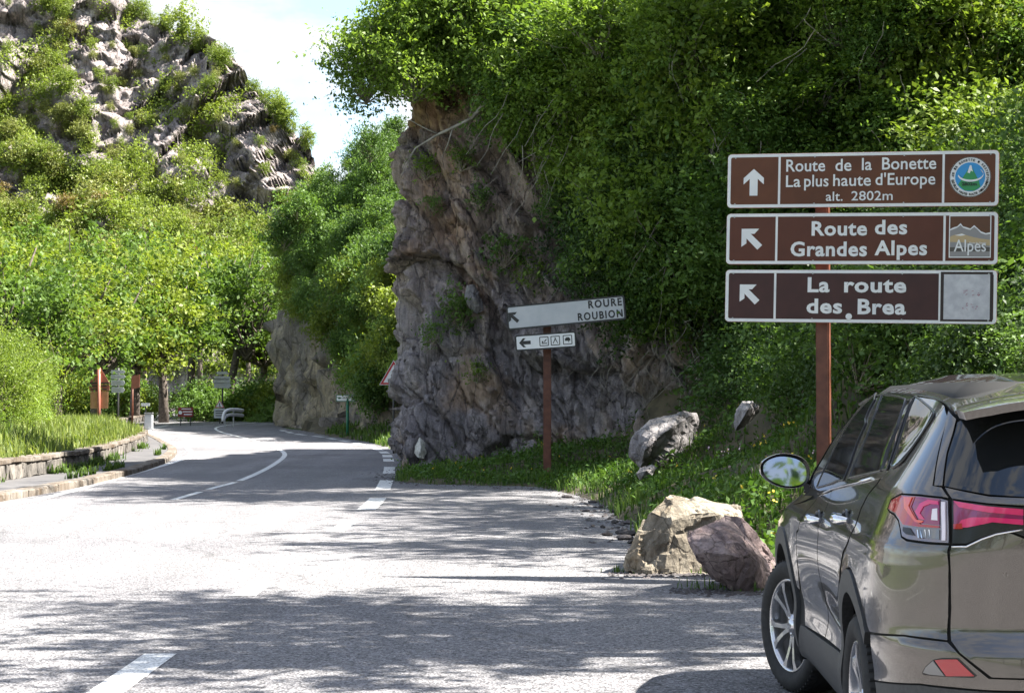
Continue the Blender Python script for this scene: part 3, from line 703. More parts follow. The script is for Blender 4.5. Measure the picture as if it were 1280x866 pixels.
# undergrowth behind the wall and round the bend
BL = []
for i in range(95):
    px = rnd.uniform(-20, 350); Y = rnd.uniform(124, 155)
    if 192 < px < 262 and rnd.random() < .7: continue
    zt = rnd.uniform(-.3, 1.6) if px > 150 else rnd.uniform(.2, 3.6)
    BL.append((px, Y, zt, rnd.uniform(.7, 1.2)))
for px, Y, z, s in BL:
    key = rnd.choice(['bush', 'mid'])  # bright or dark leaf colour stands in for sun or shade
    lb = ('bush with sunlight in its yellow-green leaf colour' if key == 'bush' else 'bush with shade in its dark leaf colour')+' under the trees '+('behind the brown roofed sign' if px < 185 else 'behind the red board' if px < 265 else 'left of the far cliff')
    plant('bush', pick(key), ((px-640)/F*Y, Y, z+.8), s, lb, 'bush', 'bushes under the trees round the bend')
for i in range(260):
    Y = rnd.uniform(36, 84); px = rnd.uniform(-30, 92 if Y > 45 else 70)
    x = (px-640)/F*Y; wx = float(np.interp(Y, WALL[:, 1], WALL[:, 0])) if Y < 68 else -14.5
    if x > wx-2.2: continue
    if px > 60 and Y < 60: continue
    key = rnd.choice(['hedge', 'hedge', 'hedge2', 'hedge']); s = rnd.uniform(.5, 1.1)*(Y/50)**.5; z = rnd.uniform(.5, 3.1)*min(1, (wx-x)/5+.15)+rnd.uniform(0, .5)
    if px > 88-2.5*s*F/Y: continue
    lb = ('small ' if s < .85 else 'big ')+('bright yellow-green shrub' if key == 'hedge' else 'fresh green shrub')+' behind the wall, '+('low down' if z < 1.4 else 'high up')+(', near' if Y < 55 else ', further off')
    plant('shrub', pick(key), (x, Y, z), s, lb, 'shrub', 'shrubs behind the stone wall')
print('left veg', time.time()-T0)
# --- mountain trees
# screen positions of the mountain surface
g = MV.reshape(-1, 3); d = g-np.array([0, 0, CAMH]); dep = d[:, 1]*cp+d[:, 2]*sp; gu = 640+F*d[:, 0]/dep; gv = 433-F*(-d[:, 1]*sp+d[:, 2]*cp)/dep
G2 = {}
for i in range(len(g)):
    if -40 < gu[i] < 470 and -60 < gv[i] < 520:
        k = (int(gu[i]//6), int(gv[i]//6))
        if k not in G2 or g[i, 1] < G2[k][1]: G2[k] = tuple(g[i])
def mhit(px, py):
    for r_ in (0, 1, 2):
        for a in range(-r_, r_+1):
            for b in range(-r_, r_+1):
                k = (int(px//6)+a, int(py//6)+b)
                if k in G2: return G2[k]
    return None
def mtree(px, py, key, s, lb, grp='trees and bushes on the rocky mountain'):
    h = mhit(px, py)
    if not h: return
    plant('mountain_tree', pick(key), (h[0], h[1]-.5, h[2]+1.0*s), s, lb, 'tree', grp, branches=False)
sil2 = [(190, 0), (215, 14), (262, 60), (300, 85), (350, 125), (372, 155), (405, 188)]
dense = [(0, 130), (45, 150), (60, 40), (95, 60), (105, 130), (150, 190), (230, 245), (300, 272), (360, 260), (400, 245)]
nM = 0
for i in range(2000):
    px = rnd.uniform(-15, 405); py = rnd.uniform(0, 330)
    if py < ipx(px, sil2)-2 and px > 190: continue
    low_ = py > ipx(px, dense)
    gul = (50 < px < 92 and py < 210)
    pr = .55 if (low_ or gul) else .13
    if rnd.random() > pr: continue
    key = rnd.choice(['far', 'far', 'olive', 'olive', 'bronze' if rnd.random() < .12 else 'far']); s = (rnd.uniform(.55, 1.05) if py > 200 else rnd.uniform(.4, .75)) if low_ or gul else rnd.uniform(.2, .42)
    if nM > 250: break
    nM += 1
    kd = {'far': 'green tree', 'olive': 'dull olive tree', 'bronze': 'brownish tree'}[key]
    pl = 'in the gully at the left of the mountain' if gul else 'on the wooded lower slope of the mountain' if low_ else 'on a ledge of the bare mountain rock'
    if low_ and not gul: pl = 'on the wooded mountain slope '+('at the left edge' if px < 60 else 'under the gully' if px < 150 else 'above the bright trees' if px < 250 else 'below the pale cliff block')+(', high up' if py < 200 else '')
    if not low_ and not gul: pl = 'on a ledge of the mountain rock, '+('top left corner' if px < 110 else 'upper part' if py < 110 else 'lower part')
    mtree(px, py, key, s, ('small ' if s < .6 else 'large ' if s > .95 else '')+kd+' '+pl)
mtree(240, 34, 'far', 1.0, 'large dark green tree standing alone on the mountain ridge against the sky')
for x_, y_ in sil2:
    for k in range(5):
        xx = x_+rnd.uniform(-20, 24); yy = ipx(xx, sil2)+rnd.uniform(2, 12)
        if xx > 395: continue
        mtree(xx, yy, 'far', rnd.uniform(.3, .6), 'green bush on the mountain ridge against the sky', 'bushes along the mountain ridge')
mtree(268, 258, 'far', .9, 'dark round tree below the pale cliff block on the mountain')
print('mountain trees', nM, time.time()-T0)
gi = np.random.RandomState(6); cov = g[(g[:, 2] > -2) & (gu > -60) & (gu < 430) & (gv < 470)]
nn_ = vnoise(cov*.11, 33)+.5*vnoise(cov*.4, 34); lowm = np.interp(-cov[:, 2], [-40, -24, -8], [.42, .22, -.8]); cov = cov[nn_ > lowm+.12]
cov = cov[gi.randint(0, len(cov), 5200)]; cov = np.repeat(cov, 14, 0)+gi.normal(size=(5200*14, 3))*np.array([.8, .6, .45])+[0, -.3, .25]
V, Fc = leaves(gi, cov, .42); tag(link('scrub', npmesh('scrub', V, Fc, M['leaf_far'], np.repeat(gi.rand(len(cov)), 4))), 'low green scrub on the ledges of the mountain', 'scrub', kind='stuff')
# --- trees on the bank above the car: outside the view, their shade lies on the road
for i, (x, y, zc, s, k) in enumerate(((4.8, 11.6, 7.6, .38, 0), (7.4, 12.6, 8.6, .40, 1), (9.4, 15.4, 9.4, .26, 0), (5.8, 14.4, 9.2, .36, 1), (10.0, 13.6, 10.6, .36, 0),
        (8.2, 21.0, 9.4, .52, 0), (8.8, 24.6, 10.2, .54, 1), (9.6, 28.4, 11.4, .52, 0), (5.8, 31.5, 12.0, .50, 1), (8.4, 32.5, 13.0, .55, 0), (4.6, 35.5, 12.6, .50, 1), (7.5, 37.0, 14.5, .6, 0), (3.6, 33.0, 12.0, .42, 1))):
    o_ = (-2.5, -6.5, 0) if y > 30 else (0, 0, 0)
    tree(('thin', k % 2), x-o_[0], y-o_[1], hz(x-o_[0], y-o_[1]), zc, s, ['slender', 'broad', 'small', 'tall', 'leafy', 'spreading', 'thin', 'high', 'feathery', 'airy', 'dense', 'straight', 'young'][i]+' tree on the bank above the parked car, outside the view', 0, .12, False, o_)
for i, (x, y, s) in enumerate(((-14, -22, 1.0), (-7, -27, 1.1), (0, -24, .9), (6, -28, 1.1), (12, -22, 1.0), (10, -10, .7), (-17, -10, .9))):
    tree(('plane', i % 4), x, y, 0, 6.5*s, s, ['broad', 'tall', 'round', 'wide', 'leafy', 'low', 'full'][i]+' tree beside the road behind the camera, outside the view', 0, .25, False)

# pale stems hanging through the shrubs beside the grey rock, and the bare branch across its top
vb = MB(); rv = random.Random(21)
def stem(px, py, ln, dx, r_=.010, dy=1.5):
    h = first_hit(px, py)
    if not h: return
    p = at(px, py, h[1]-rv.uniform(.5, dy)); q = [p]
    vx = dx; 
    for i in range(7):
        vx += rv.uniform(-.25, .25); p = p+Vector((vx*ln/7, rv.uniform(-.06, .06), -ln/7*rv.uniform(.6, 1.2))); q.append(p)
    vb.tube(q, [r_*(1-.09*i) for i in range(8)], 5, False)
for i in range(150):
    px = rv.uniform(600, 860); py = rv.uniform(10, 330)
    if px < ipx(py, [(0, 560), (100, 600), (250, 690), (330, 730)]): continue
    stem(px, py, rv.uniform(.6, 2.0), rv.uniform(-.7, .5), rv.uniform(.007, .014), 1.9)
for i in range(60): stem(rv.uniform(740, 900), rv.uniform(330, 470), rv.uniform(.5, 1.4), rv.uniform(-.6, .6), rv.uniform(.006, .010), 1.2)
for i in range(34): stem(rv.uniform(860, 1270), rv.uniform(0, 190), rv.uniform(.4, 1.3), rv.uniform(-.9, .9), rv.uniform(.007, .013), 2.2)
tag(link('hanging_stems', vb.mesh('hanging_stems', M['pale_bark'])), 'pale bare stems hanging through the shrubs right of the grey rock', 'stems', kind='stuff')
h = hit_grid(CV, 575, 170, .4) or (0, 42, 8)
br_ = MB(); P_ = [at(px, py, h[1]-.5-k*.06) for k, (px, py) in enumerate(((505, 205), (520, 185), (548, 168), (566, 160), (590, 148), (612, 122), (640, 100)))]
br_.tube(P_, [.012, .02, .03, .035, .04, .05, .055], 8)
br_.tube([P_[3], at(560, 180, h[1]-.6), at(552, 198, h[1]-.6)], [.02, .014, .006], 6); br_.tube([P_[2], at(530, 160, h[1]-.7), at(512, 150, h[1]-.8)], [.02, .012, .006], 6); br_.tube([P_[1], at(512, 198, h[1]-.6), at(500, 222, h[1]-.6)], [.014, .01, .005], 6)
tag(br_.build('bare_branch', M['pale_bark']), 'bare pale branch reaching across the top of the grey rock', 'branch')

# ------------------------------------------------------------------ grass
def blades(name, pts, hmin, hmax, wd, m, seed, lean=.5, label=None):
    rs = np.random.RandomState(seed); n = len(pts); P = np.array(pts); h = (hmin+(hmax-hmin)*rs.rand(n)**1.5)[:, None]
    a = rs.rand(n)*6.283; dr = np.stack([np.cos(a), np.sin(a), 0*a], 1); ln = (lean*rs.rand(n))[:, None]
    sd = np.stack([-np.sin(a), np.cos(a), 0*a], 1)*wd*(.6+.8*rs.rand(n))[:, None]
    m1 = P+np.array([0, 0, 1])*h*.6+dr*ln*h*.35; tp = P+np.array([0, 0, 1])*h*(1-.35*ln)+dr*ln*h
    V = np.stack([P-sd, P+sd, m1+sd*.8, tp, m1-sd*.8], 1).reshape(-1, 3); i = np.arange(n)*5
    me = npmesh(name, V, np.stack([i, i+1, i+2, i+4], 1), M[m], np.repeat(np.clip(rs.rand(n), 0, 1), 5))
    me2 = npmesh(name, V, np.stack([i+4, i+2, i+3, i+3], 1)[:, :3], M[m], np.repeat(rs.rand(n), 5))
    b = bmesh.new(); b.from_mesh(me); b.from_mesh(me2); b.to_mesh(me); b.free(); bpy.data.meshes.remove(me2)
    return tag(link(name, me), label or name, 'grass', kind='stuff')
rs = np.random.RandomState(5)
def scatter_bank(n, dmin, dmax, ymin, ymax, xmax=14, pw=1.6, clump=True):
    out = []
    x = rs.uniform(-9, xmax, n*6); y = ymin+(ymax-ymin)*rs.rand(n*6)**pw
    d = dist_edge(x[:, None], y[:, None])[:, 0] if len(x) < 3e5 else None
    ok = (d > dmin) & (d < dmax) & (abs(x/y) < .32)
    if clump:
        cn = vnoise(np.stack([x*1.3, y*1.3, 0*x], 1), 91); ok &= (cn+rs.rand(len(x))*1.2 > .15)
    x, y = x[ok][:n], y[ok][:n]
    return [(a, b, hz(a, b)-.02) for a, b in zip(x, y)]
gp = scatter_bank(24000, -.2, 4.6, 12, 46)
blades('bank_grass', gp, .10, .38, .010, 'grass', 3, .8, 'green grass covering the bank along the lay-by')
gp2 = scatter_bank(9000, -.05, 4.5, 44, 95, pw=1.0)
blades('verge_grass', gp2, .18, .5, .03, 'grass', 4, .7, 'green grass at the foot of the far cliff')
# leafy weeds in the bank
pts = np.array(scatter_bank(9000, .1, 5.2, 13, 45))
rs2 = np.random.RandomState(12); idx = np.repeat(np.arange(len(pts)), 6); pw_ = pts[idx]+rs2.normal(size=(len(idx), 3))*np.array([.10, .10, .07])+np.array([0, 0, .12])
V, Fc = leaves(rs2, pw_, .075, droop=.1); tag(link('weeds', npmesh('weeds', V, Fc, M['weed'], np.repeat(rs2.rand(len(pw_)), 4))), 'low leafy weeds growing through the bank grass', 'weeds', kind='stuff')
for nm, m_, n_, sd in (('yellow_flowers', 'flower_y', 130, 1), ('pale_flowers', 'flower_p', 160, 2)):
    q_ = scatter_bank(n_, .3, 4.5, 14, 42, clump=False)
    if sd == 2: q_ = [p for p in q_ if p[0] > 2.2]
    q_ = np.repeat(np.array(q_)+[0, 0, .26], 4, 0); q_ = q_+np.random.RandomState(sd).normal(size=q_.shape)*.014
    V, Fc = leaves(np.random.RandomState(sd), q_, .028, aspect=.9, droop=0); tag(link(nm, npmesh(nm, V, Fc, M[m_])), nm.replace('_', ' ')+' dotted through the bank grass', 'flowers', kind='stuff')
# long grass on the mound behind the wall, sunlight put into its colour
mp_ = []
for i in range(16000):
    Y = rnd.uniform(34, 76); wx = float(np.interp(Y, WALL[:, 1], WALL[:, 0])); u = rnd.random()
    x = wx-.15-u*3.6; mp_.append((x, Y, .15+.45*min(1, u*3)+float(gz(Y))))
blades('long_grass', mp_, .25, .75, .018, 'grass_sun_tint', 8, .6, 'long grass tinted sun-bright on the mound behind the stone wall')
Xm = np.stack([np.interp(np.linspace(20, 80, 80), WALL[:, 1][:140], WALL[:, 0][:140])+.0]*14, 1); Ym_ = np.repeat(np.linspace(20, 80, 80)[:, None], 14, 1)
um = np.linspace(0, 1, 14)[None]; Xm = Xm-.2-um*9; Zm_ = gz(Ym_)+.12+.5*np.clip(um*7, 0, 1)-1.2*np.clip(um-.6, 0, 1)+.06*rs.normal(size=Xm.shape)
tag(link('mound', npmesh('mound', np.stack([Xm, Ym_, Zm_], -1).reshape(-1, 3), grid_faces(80, 14), M['turf'], smooth=True)), kind='structure')
# grass tufts in the joint of footway and wall
fp = []
for i in range(2600):
    j = rnd.randrange(idxY(WALL, 28), idxY(WALL, 66)); q = WALL[j]-WNn[j]*abs(rnd.gauss(0, .14))
    if vnoise(np.array([[j*.35, 0, 0]]), 4)[0] > -.1: fp.append((q[0], q[1], .12))
for i in range(1500):
    j = rnd.randrange(idxY(KERB, 28), idxY(KERB, 62)); q = KERB[j]+normals2(KERB[j-1:j+2])[1]*(.36+abs(rnd.gauss(0, .08)))
    if vnoise(np.array([[j*.2, 3, 0]]), 4)[0] > .0: fp.append((q[0], q[1], .12))
blades('footway_weeds', fp, .05, .28, .014, 'grass', 9, .9, 'tufts of weed along the footway and the foot of the wall')
print('grass', time.time()-T0)
# ------------------------------------------------------------------ signs
CAPH = []
def text_mesh(body, x0, x1, z0, z1, y, m, bold=.0, name='lettering', shear=0, spacing=1.0, wordsp=1.0, fit=True, base=False):
    """base: z0 is the baseline and z1 the top of a capital letter"""
    cu = bpy.data.curves.new(name, 'FONT'); cu.body = body; cu.size = 1; cu.offset = bold; cu.extrude = .002; cu.resolution_u = 3; cu.space_character = spacing; cu.space_word = wordsp
    o = bpy.data.objects.new(name, cu); me = bpy.data.meshes.new_from_object(o); bpy.data.objects.remove(o)
    n = len(me.vertices); v = np.zeros(n*3, np.float32); me.vertices.foreach_get('co', v); v = v.reshape(-1, 3)
    lo, hi = v.min(0), v.max(0); q = np.zeros_like(v)
    q[:, 0] = x0+(v[:, 0]-lo[0])/(hi[0]-lo[0])*(x1-x0); q[:, 2] = z0+(v[:, 1]-lo[1])/(hi[1]-lo[1])*(z1-z0); q[:, 1] = y-(v[:, 2]-lo[2])*1.0
    if base: q[:, 2] = z0+v[:, 1]*(z1-z0)/capheight()
    me.vertices.foreach_set('co', q.ravel()); me.materials.clear(); me.materials.append(m); me.update(); return me
def capheight():
    if not CAPH:
        cu = bpy.data.curves.new('h', 'FONT'); cu.body = 'E'; cu.size = 1; o = bpy.data.objects.new('h', cu); me = bpy.data.meshes.new_from_object(o); bpy.data.objects.remove(o)
        CAPH.append(max(v.co.y for v in me.vertices)); bpy.data.meshes.remove(me)
    return CAPH[0]
def flat(name, poly, y, m, parent, th=.002):
    return MB().prism(poly, y, y+th).build(name, m, parent)
def ring(name, outer, inner_, y, m, parent, th=.002):
    b = bmesh.new(); n = len(outer); vs = []
    for yy in (y, y+th): vs.append([[b.verts.new((p[0], yy, p[1])) for p in L_] for L_ in (outer, inner_)])
    for i in range(n):
        j = (i+1) % n
        b.faces.new((vs[0][0][i], vs[0][0][j], vs[0][1][j], vs[0][1][i])); b.faces.new((vs[1][0][i], vs[1][1][i], vs[1][1][j], vs[1][0][j]))
        b.faces.new((vs[0][0][i], vs[1][0][i], vs[1][0][j], vs[0][0][j])); b.faces.new((vs[0][1][i], vs[0][1][j], vs[1][1][j], vs[1][1][i]))
    bmesh.ops.recalc_face_normals(b, faces=b.faces); me = bpy.data.meshes.new(name); b.to_mesh(me); b.free(); me.materials.append(m); return link(name, me, parent)
def arrow(cx, cz, s, ang):
    P = [(-.15, -.5), (.15, -.5), (.15, .13), (.38, -.08), (.38, .16), (0, .5), (-.38, .16), (-.38, -.08), (-.15, .13)]
    c, n = math.cos(ang), math.sin(ang); return [(cx+s*(x*c-z*n), cz+s*(x*n+z*c)) for x, z in P]
def darrow(cx, cz, s):
    # north-west arrow with a square corner head
    P = [(-.5, .5), (.34, .5), (.12, .26), (-.06, .26), (.5, -.28), (.27, -.5), (-.26, .04), (-.26, -.20), (-.5, -.36)]
    return [(cx+s*x, cz+s*z) for x, z in P]
def circ(cx, cz, r, n=40, a0=0, a1=360): return [(cx+r*math.cos(R(a0+(a1-a0)*i/n)), cz+r*math.sin(R(a0+(a1-a0)*i/n))) for i in range(n)]
# ---- the three brown boards
SY = 16.5; sx = F/SY; yaw = R(17); ppm = sx*math.cos(yaw)           # pixels (1280 wide) per metre along the board
cxp = 1079.0
pB = at(cxp, 300, SY)
post_px = 1027
sign = empty('brown_road_sign', (pB.x, SY, 0), -yaw, 'three stacked brown direction boards on a red-brown steel post beside the parked car', 'road sign')
px2x = lambda px: ((px-640)*SY/F-pB.x)/(math.cos(yaw)+(px-640)/F*math.sin(yaw))
zpx = lambda py: at(cxp, py, SY).z
gx, gy = pB.x+px2x(post_px)*math.cos(yaw), SY-px2x(post_px)*math.sin(yaw)
zb = hz(gx, gy+.14)-.4
b = MB(); xo = px2x(post_px); b.box((xo, .13, (zb+zpx(192))/2), (.12, .14, zpx(192)-zb), bevel=.012)
b.build('post', M['rust_post'], sign)
CRP = lambda x: 890+x/3.282
CRZ = lambda y: zpx(170+y/3.282)
boards = [(65, 293, 'sign_brown', 0), (313, 528, 'sign_brown2', 1), (547, 768, 'sign_maroon', 2)]
XL, XR = px2x(CRP(62)), px2x(CRP(1178))
for y0, y1, mm, bi in boards:
    zt, zb_ = CRZ(y0+3), CRZ(y1-1)
    bd = MB().prism(rrect(XL, XR, zb_, zt, .035), -.012, .018).build('board', M['sign_back'], sign)
    pv = Vector((px2x(1079), 0, zpx(300))); bd.matrix_local = Matrix.Translation(pv) @ Matrix.Rotation(R(1.35), 4, 'Y') @ Matrix.Translation(-pv)
    bd['label'] = ['top board: Route de la Bonette, with a round emblem', 'middle board: Route des Grandes Alpes, with a mountain picture', 'bottom board: La route des Brea, with a blank faded square'][bi]
    ring('white_border', rrect(XL+.002, XR-.002, zb_+.002, zt-.002, .034), rrect(XL+.030, XR-.030, zb_+.030, zt-.030, .018), -.0155, M['sign_white'], bd, .003)
    # brown fields, divided by two white bars
    X1, X2 = px2x(CRP([275, 268, 266][bi])), px2x(CRP([950, 958, 943][bi])); hw = .011
    for a_, b_ in ((XL+.030, X1-hw), (X1+hw, X2-hw), (X2+hw, XR-.030)): flat('field', [(a_, zb_+.03), (b_, zb_+.03), (b_, zt-.03), (a_, zt-.03)], -.0145, M[mm], bd)
    for xx in (X1, X2): flat('divider', [(xx-hw+.001, zb_+.031), (xx+hw-.001, zb_+.031), (xx+hw-.001, zt-.031), (xx-hw+.001, zt-.031)], -.015, M['sign_white'], bd)
    for fx in (.03, .33, .66, .97):
        for fz in (.07, .93): flat('bolt', circ(XL+(XR-XL)*fx, zb_+(zt-zb_)*fz, .0075, 8), -.0195, M['steel'], bd, .005)
    bk = MB()
    for xx in (xo-.35, xo+.35): bk.box((xx, .03, (zt+zb_)/2), (.04, .022, (zt-zb_)*.8))
    bk.box((xo, .045, (zt+zb_)/2), (.9, .025, .05)); bk.build('bracket', M['steel'], bd)
    W_ = M['sign_white']
    if bi == 0:
        flat('arrow', [(p[0], p[1]) for p in arrow(px2x(CRP(170)), CRZ(186), (CRZ(130)-CRZ(241)), 0)], -.017, W_, bd)
        tl = [('Route', 303, 463, 95, 143, .012), ('de', 505, 571, 95, 143, .012), ('la', 614, 655, 93, 141, .012), ('Bonette', 697, 920, 92, 140, .012), ('La', 303, 363, 160, 207, .010), ('plus', 378, 478, 159, 206, .010), ('haute', 497, 652, 158, 205, .010), ("d'Europe", 671, 917, 156, 203, .010), ('alt.', 468, 537, 229, 266, .006), ('2802m', 573, 743, 228, 265, .006)]
    elif bi == 1:
        flat('arrow', darrow(px2x(CRP(167)), CRZ(423), CRZ(380)-CRZ(467)), -.017, W_, bd)
        tl = [('Route', 412, 640, 352, 407, .028), ('des', 672, 805, 348, 403, .028), ('Grandes', 327, 641, 436, 492, .028), ('Alpes', 672, 888, 432, 488, .028)]
    else:
        flat('arrow', darrow(px2x(CRP(162)), CRZ(653), CRZ(612)-CRZ(695)), -.017, W_, bd)
        tl = [('La', 400, 490, 583, 640, .030), ('route', 550, 805, 583, 640, .030), ('des', 397, 543, 671, 727, .030), ('Brea', 607, 805, 671, 729, .030)]
    for s_, a_, b_, c_, d_, bo in tl:
        link('lettering', text_mesh(s_, px2x(CRP(a_)), px2x(CRP(b_)), CRZ(d_), CRZ(c_), -.0165, W_, bo, spacing=1.08 if bi else 1.02, base=True), bd)
    sq = lambda a_, b_, c_, d_: [(px2x(CRP(a_)), CRZ(d_)), (px2x(CRP(b_)), CRZ(d_)), (px2x(CRP(b_)), CRZ(c_)), (px2x(CRP(a_)), CRZ(c_))]
    if bi == 0:
        ex, ez, er = px2x(CRP(1060)), CRZ(175), 82/3.282/sx
        em = flat('emblem', circ(ex, ez, er), -.0165, W_, bd)
        ring('emblem_ring', circ(ex, ez, er*.995), circ(ex, ez, er*.965), -.018, M['sign_black'], em)
        flat('blue_disc', circ(ex, ez, er*.72), -.0180, mat('emblem_blue', (.03, .28, .62), .4), em)
        gm = mat('emblem_green', (.03, .27, .09), .4)
        def P(a, b_): return (ex+a*er, ez+b_*er)
        flat('green_hill', [P(-.58, -.38), P(-.02, .5), P(.06, .5), P(.42, -.18), P(.5, -.5), P(.2, -.69), P(-.25, -.67)], -.0195, gm, em)
        flat('snow_cap', [P(-.13, .22), P(-.02, .58), P(.05, .58), P(.13, .25), P(.03, .32), P(-.02, .18)], -.0205, W_, em)
        oo = [P(.02+.62*math.cos(R(t)), .12+.36*math.sin(R(t))) for t in range(190, 410, 10)]; ii = [P(.03+.60*math.cos(R(t)), .17+.31*math.sin(R(t))) for t in range(190, 410, 10)]
        flat('white_swoosh', oo+ii[::-1], -.0212, W_, em)
        link('lettering', text_mesh('2802m', ex-.40*er, ex+.32*er, ez-.43*er, ez-.27*er, -.0218, M['sign_black'], .01), em)
        bm_ = bmesh.new()
        for s_, r_, a0, sg in (('COL de la BONETTE - RESTEFOND', .84, 208, -1), ("LA PLUS HAUTE ROUTE D'EUROPE", .86, 192, 1)):
            n_ = len(s_)
            for k_, ch in enumerate(s_):
                if ch == ' ': continue
                th = R(a0+sg*k_*(236/n_ if sg < 0 else 156/n_)); hh = .115*er
                me = text_mesh(ch, -hh*.36, hh*.36, -hh*.5, hh*.5, 0, M['sign_black'], .02)
                ro = th-math.pi/2 if sg < 0 else th+math.pi/2
                me.transform(Matrix.Translation((ex+r_*er*math.cos(th), -.0175, ez+r_*er*math.sin(th))) @ Matrix.Rotation(-ro, 4, 'Y')); bm_.from_mesh(me); bpy.data.meshes.remove(me)
        me = bpy.data.meshes.new('lettering'); bm_.to_mesh(me); bm_.free(); me.materials.append(M['sign_black']); tag(link('ring_lettering', me, em), kind='stuff')
    if bi == 1:
        pc = flat('picture', sq(977, 1150, 329, 500), -.0165, mat('picture_brown', (.10, .035, .012), .4), bd)
        ring('picture_frame', sq(977, 1150, 329, 500), sq(981, 1146, 333, 496), -.0175, W_, pc)
        def Q(pts): return [(px2x(CRP(a_)), CRZ(b_)) for a_, b_ in pts]
        rg = [(981, 385), (995, 378), (1010, 374), (1024, 361), (1034, 374), (1050, 378), (1064, 383), (1080, 369), (1092, 380), (1108, 394), (1128, 402), (1146, 398)]
        flat('grey_peaks', Q(rg+[(1146, 496), (981, 496)]), -.0180, mat('picture_grey', (.27, .26, .26), .5), pc)
        flat('peak_outline', Q(rg+[(a_, b_+5+2*(i % 2)) for i, (a_, b_) in reversed(list(enumerate(rg)))]), -.0190, W_, pc)
        flat('sand_slope', Q([(981, 415), (1000, 408), (1030, 402), (1050, 410), (1080, 418), (1110, 424), (1146, 428), (1146, 452), (1060, 440), (981, 436)]), -.0195, mat('picture_sand', (.48, .36, .20), .5), pc)
        flat('snow_streak', Q([(1000, 410), (1030, 403), (1045, 409), (1025, 412)]), -.0200, W_, pc)
        flat('dark_valley', Q([(981, 458), (1146, 458), (1146, 475), (981, 475)]), -.0185, mat('picture_dark', (.08, .07, .06), .5), pc)
        link('lettering', text_mesh('Alpes', px2x(CRP(998)), px2x(CRP(1130)), CRZ(475), CRZ(428), -.0205, W_, .005, base=True), pc)
        for s_, a_, b_ in (('Route', 1062, 1084), ('des', 1087, 1098), ('Grandes', 1101, 1130)): link('lettering', text_mesh(s_, px2x(CRP(a_)), px2x(CRP(b_)), CRZ(444), CRZ(437), -.0205, W_, .01, base=True), pc)
    if bi == 2:
        blk = mat('square_border', (.02, .008, .008), .4)
        pc = flat('faded_square', sq(958, 1150, 566, 750), -.0165, simple('faded_plate', (.44, .44, .48), (.58, .58, .61), 12, .35, 0), bd)
        ring('square_border', sq(946, 1160, 557, 757), sq(959, 1149, 567, 749), -.0172, blk, bd)
        pk = mat('faded_ink', (.32, .08, .14), .6); ib = MB(); r3 = random.Random(3)
        for cx_, cz_, w_, n_ in ((1045, 642, 12, 7), (1098, 645, 10, 6), (1068, 641, 10, 3), (1066, 698, 32, 16)):
            for k_ in range(n_):
                x_, z_ = px2x(CRP(cx_+r3.uniform(-w_, w_))), CRZ(cz_+r3.uniform(-11, 10)); l_ = r3.uniform(.008, .02); a_ = r3.uniform(-1.2, 1.2)
                ib.prism([(x_, z_), (x_+l_*math.cos(a_), z_+l_*math.sin(a_)), (x_+l_*math.cos(a_)+.004, z_+l_*math.sin(a_)-.003), (x_+.004, z_-.003)], -.0180, -.0172)
        tag(ib.build('faded_print', pk, pc), kind='stuff')
        flat('round_cap', circ(px2x(CRP(571)), CRZ(741), 13/3.282/sx, 16), -.022, W_, bd, .008)
# ---- white sign with small services board
s2 = 37.0; k2 = F/s2; c2 = at(707, 391, s2)
roll = R(-4.6)
zg = float(hz((684.5-640)/F*s2, s2))
ws = empty('white_road_sign', ((684.5-640)/F*s2, s2, zg-.2), 0, 'white direction board reading ROURE ROUBION over a small services board on a brown post', 'road sign')
p0 = ws.location; zt_ = at(684, 392, s2).z
MB().box((0, .42, (zt_-p0.z)/2), (.16, .12, zt_-p0.z), bevel=.015).build('post', M['rust_post'], ws)
yw = R(14)
bh = empty('x', (0, 0, 0)); bpy.data.objects.remove(bh)
Mx = Matrix.Translation(Vector(c2)-p0) @ Matrix.Rotation(-yw, 4, 'Z') @ Matrix.Rotation(roll, 4, 'Y')
def onboard(o, Mm=None): o.matrix_local = Mm; return o
W2, H2 = 147.5/k2/math.cos(yw)/2, 30.5/k2/2
bd = onboard(MB().prism(rrect(-W2, W2, -H2, H2, .05), 0, .03).build('board', M['sign_black'], ws), Mx)
flat('white_face', rrect(-W2+.035, W2-.035, -H2+.035, H2-.035, .03), -.003, M['sign_grey'], bd, .003)  # white face coloured grey, its shade put into the colour
u2 = lambda f_: -W2+f_*2*W2
flat('arrow', darrow(u2(.060), .0, .22), -.006, M['sign_black'], bd)
link('lettering', text_mesh('ROURE', u2(.695), u2(.975), .04, .20, -.005, M['sign_black'], .03, spacing=1.25), bd)
link('lettering', text_mesh('ROUBION', u2(.60), u2(.975), -.19, -.03, -.005, M['sign_black'], .03, spacing=1.25), bd)
c3 = at(682, 426.5, s2); Mx3 = Matrix.Translation(Vector(c3)-p0) @ Matrix.Rotation(-yw, 4, 'Z') @ Matrix.Rotation(R(-3.4), 4, 'Y')
W3, H3 = 76/k2/math.cos(yw)/2, 20/k2/2
bd = onboard(MB().prism(rrect(-W3, W3, -H3, H3, .05), 0, .03).build('board', M['sign_black'], ws), Mx3); bd['label'] = 'small services board with a left arrow and three pictograms'
flat('white_face', rrect(-W3+.03, W3-.03, -H3+.03, H3-.03, .02), -.003, M['sign_white'], bd, .003)
u3 = lambda f_: -W3+f_*2*W3
flat('arrow', arrow(u3(.16), 0, .24, math.pi/2), -.006, M['sign_black'], bd)
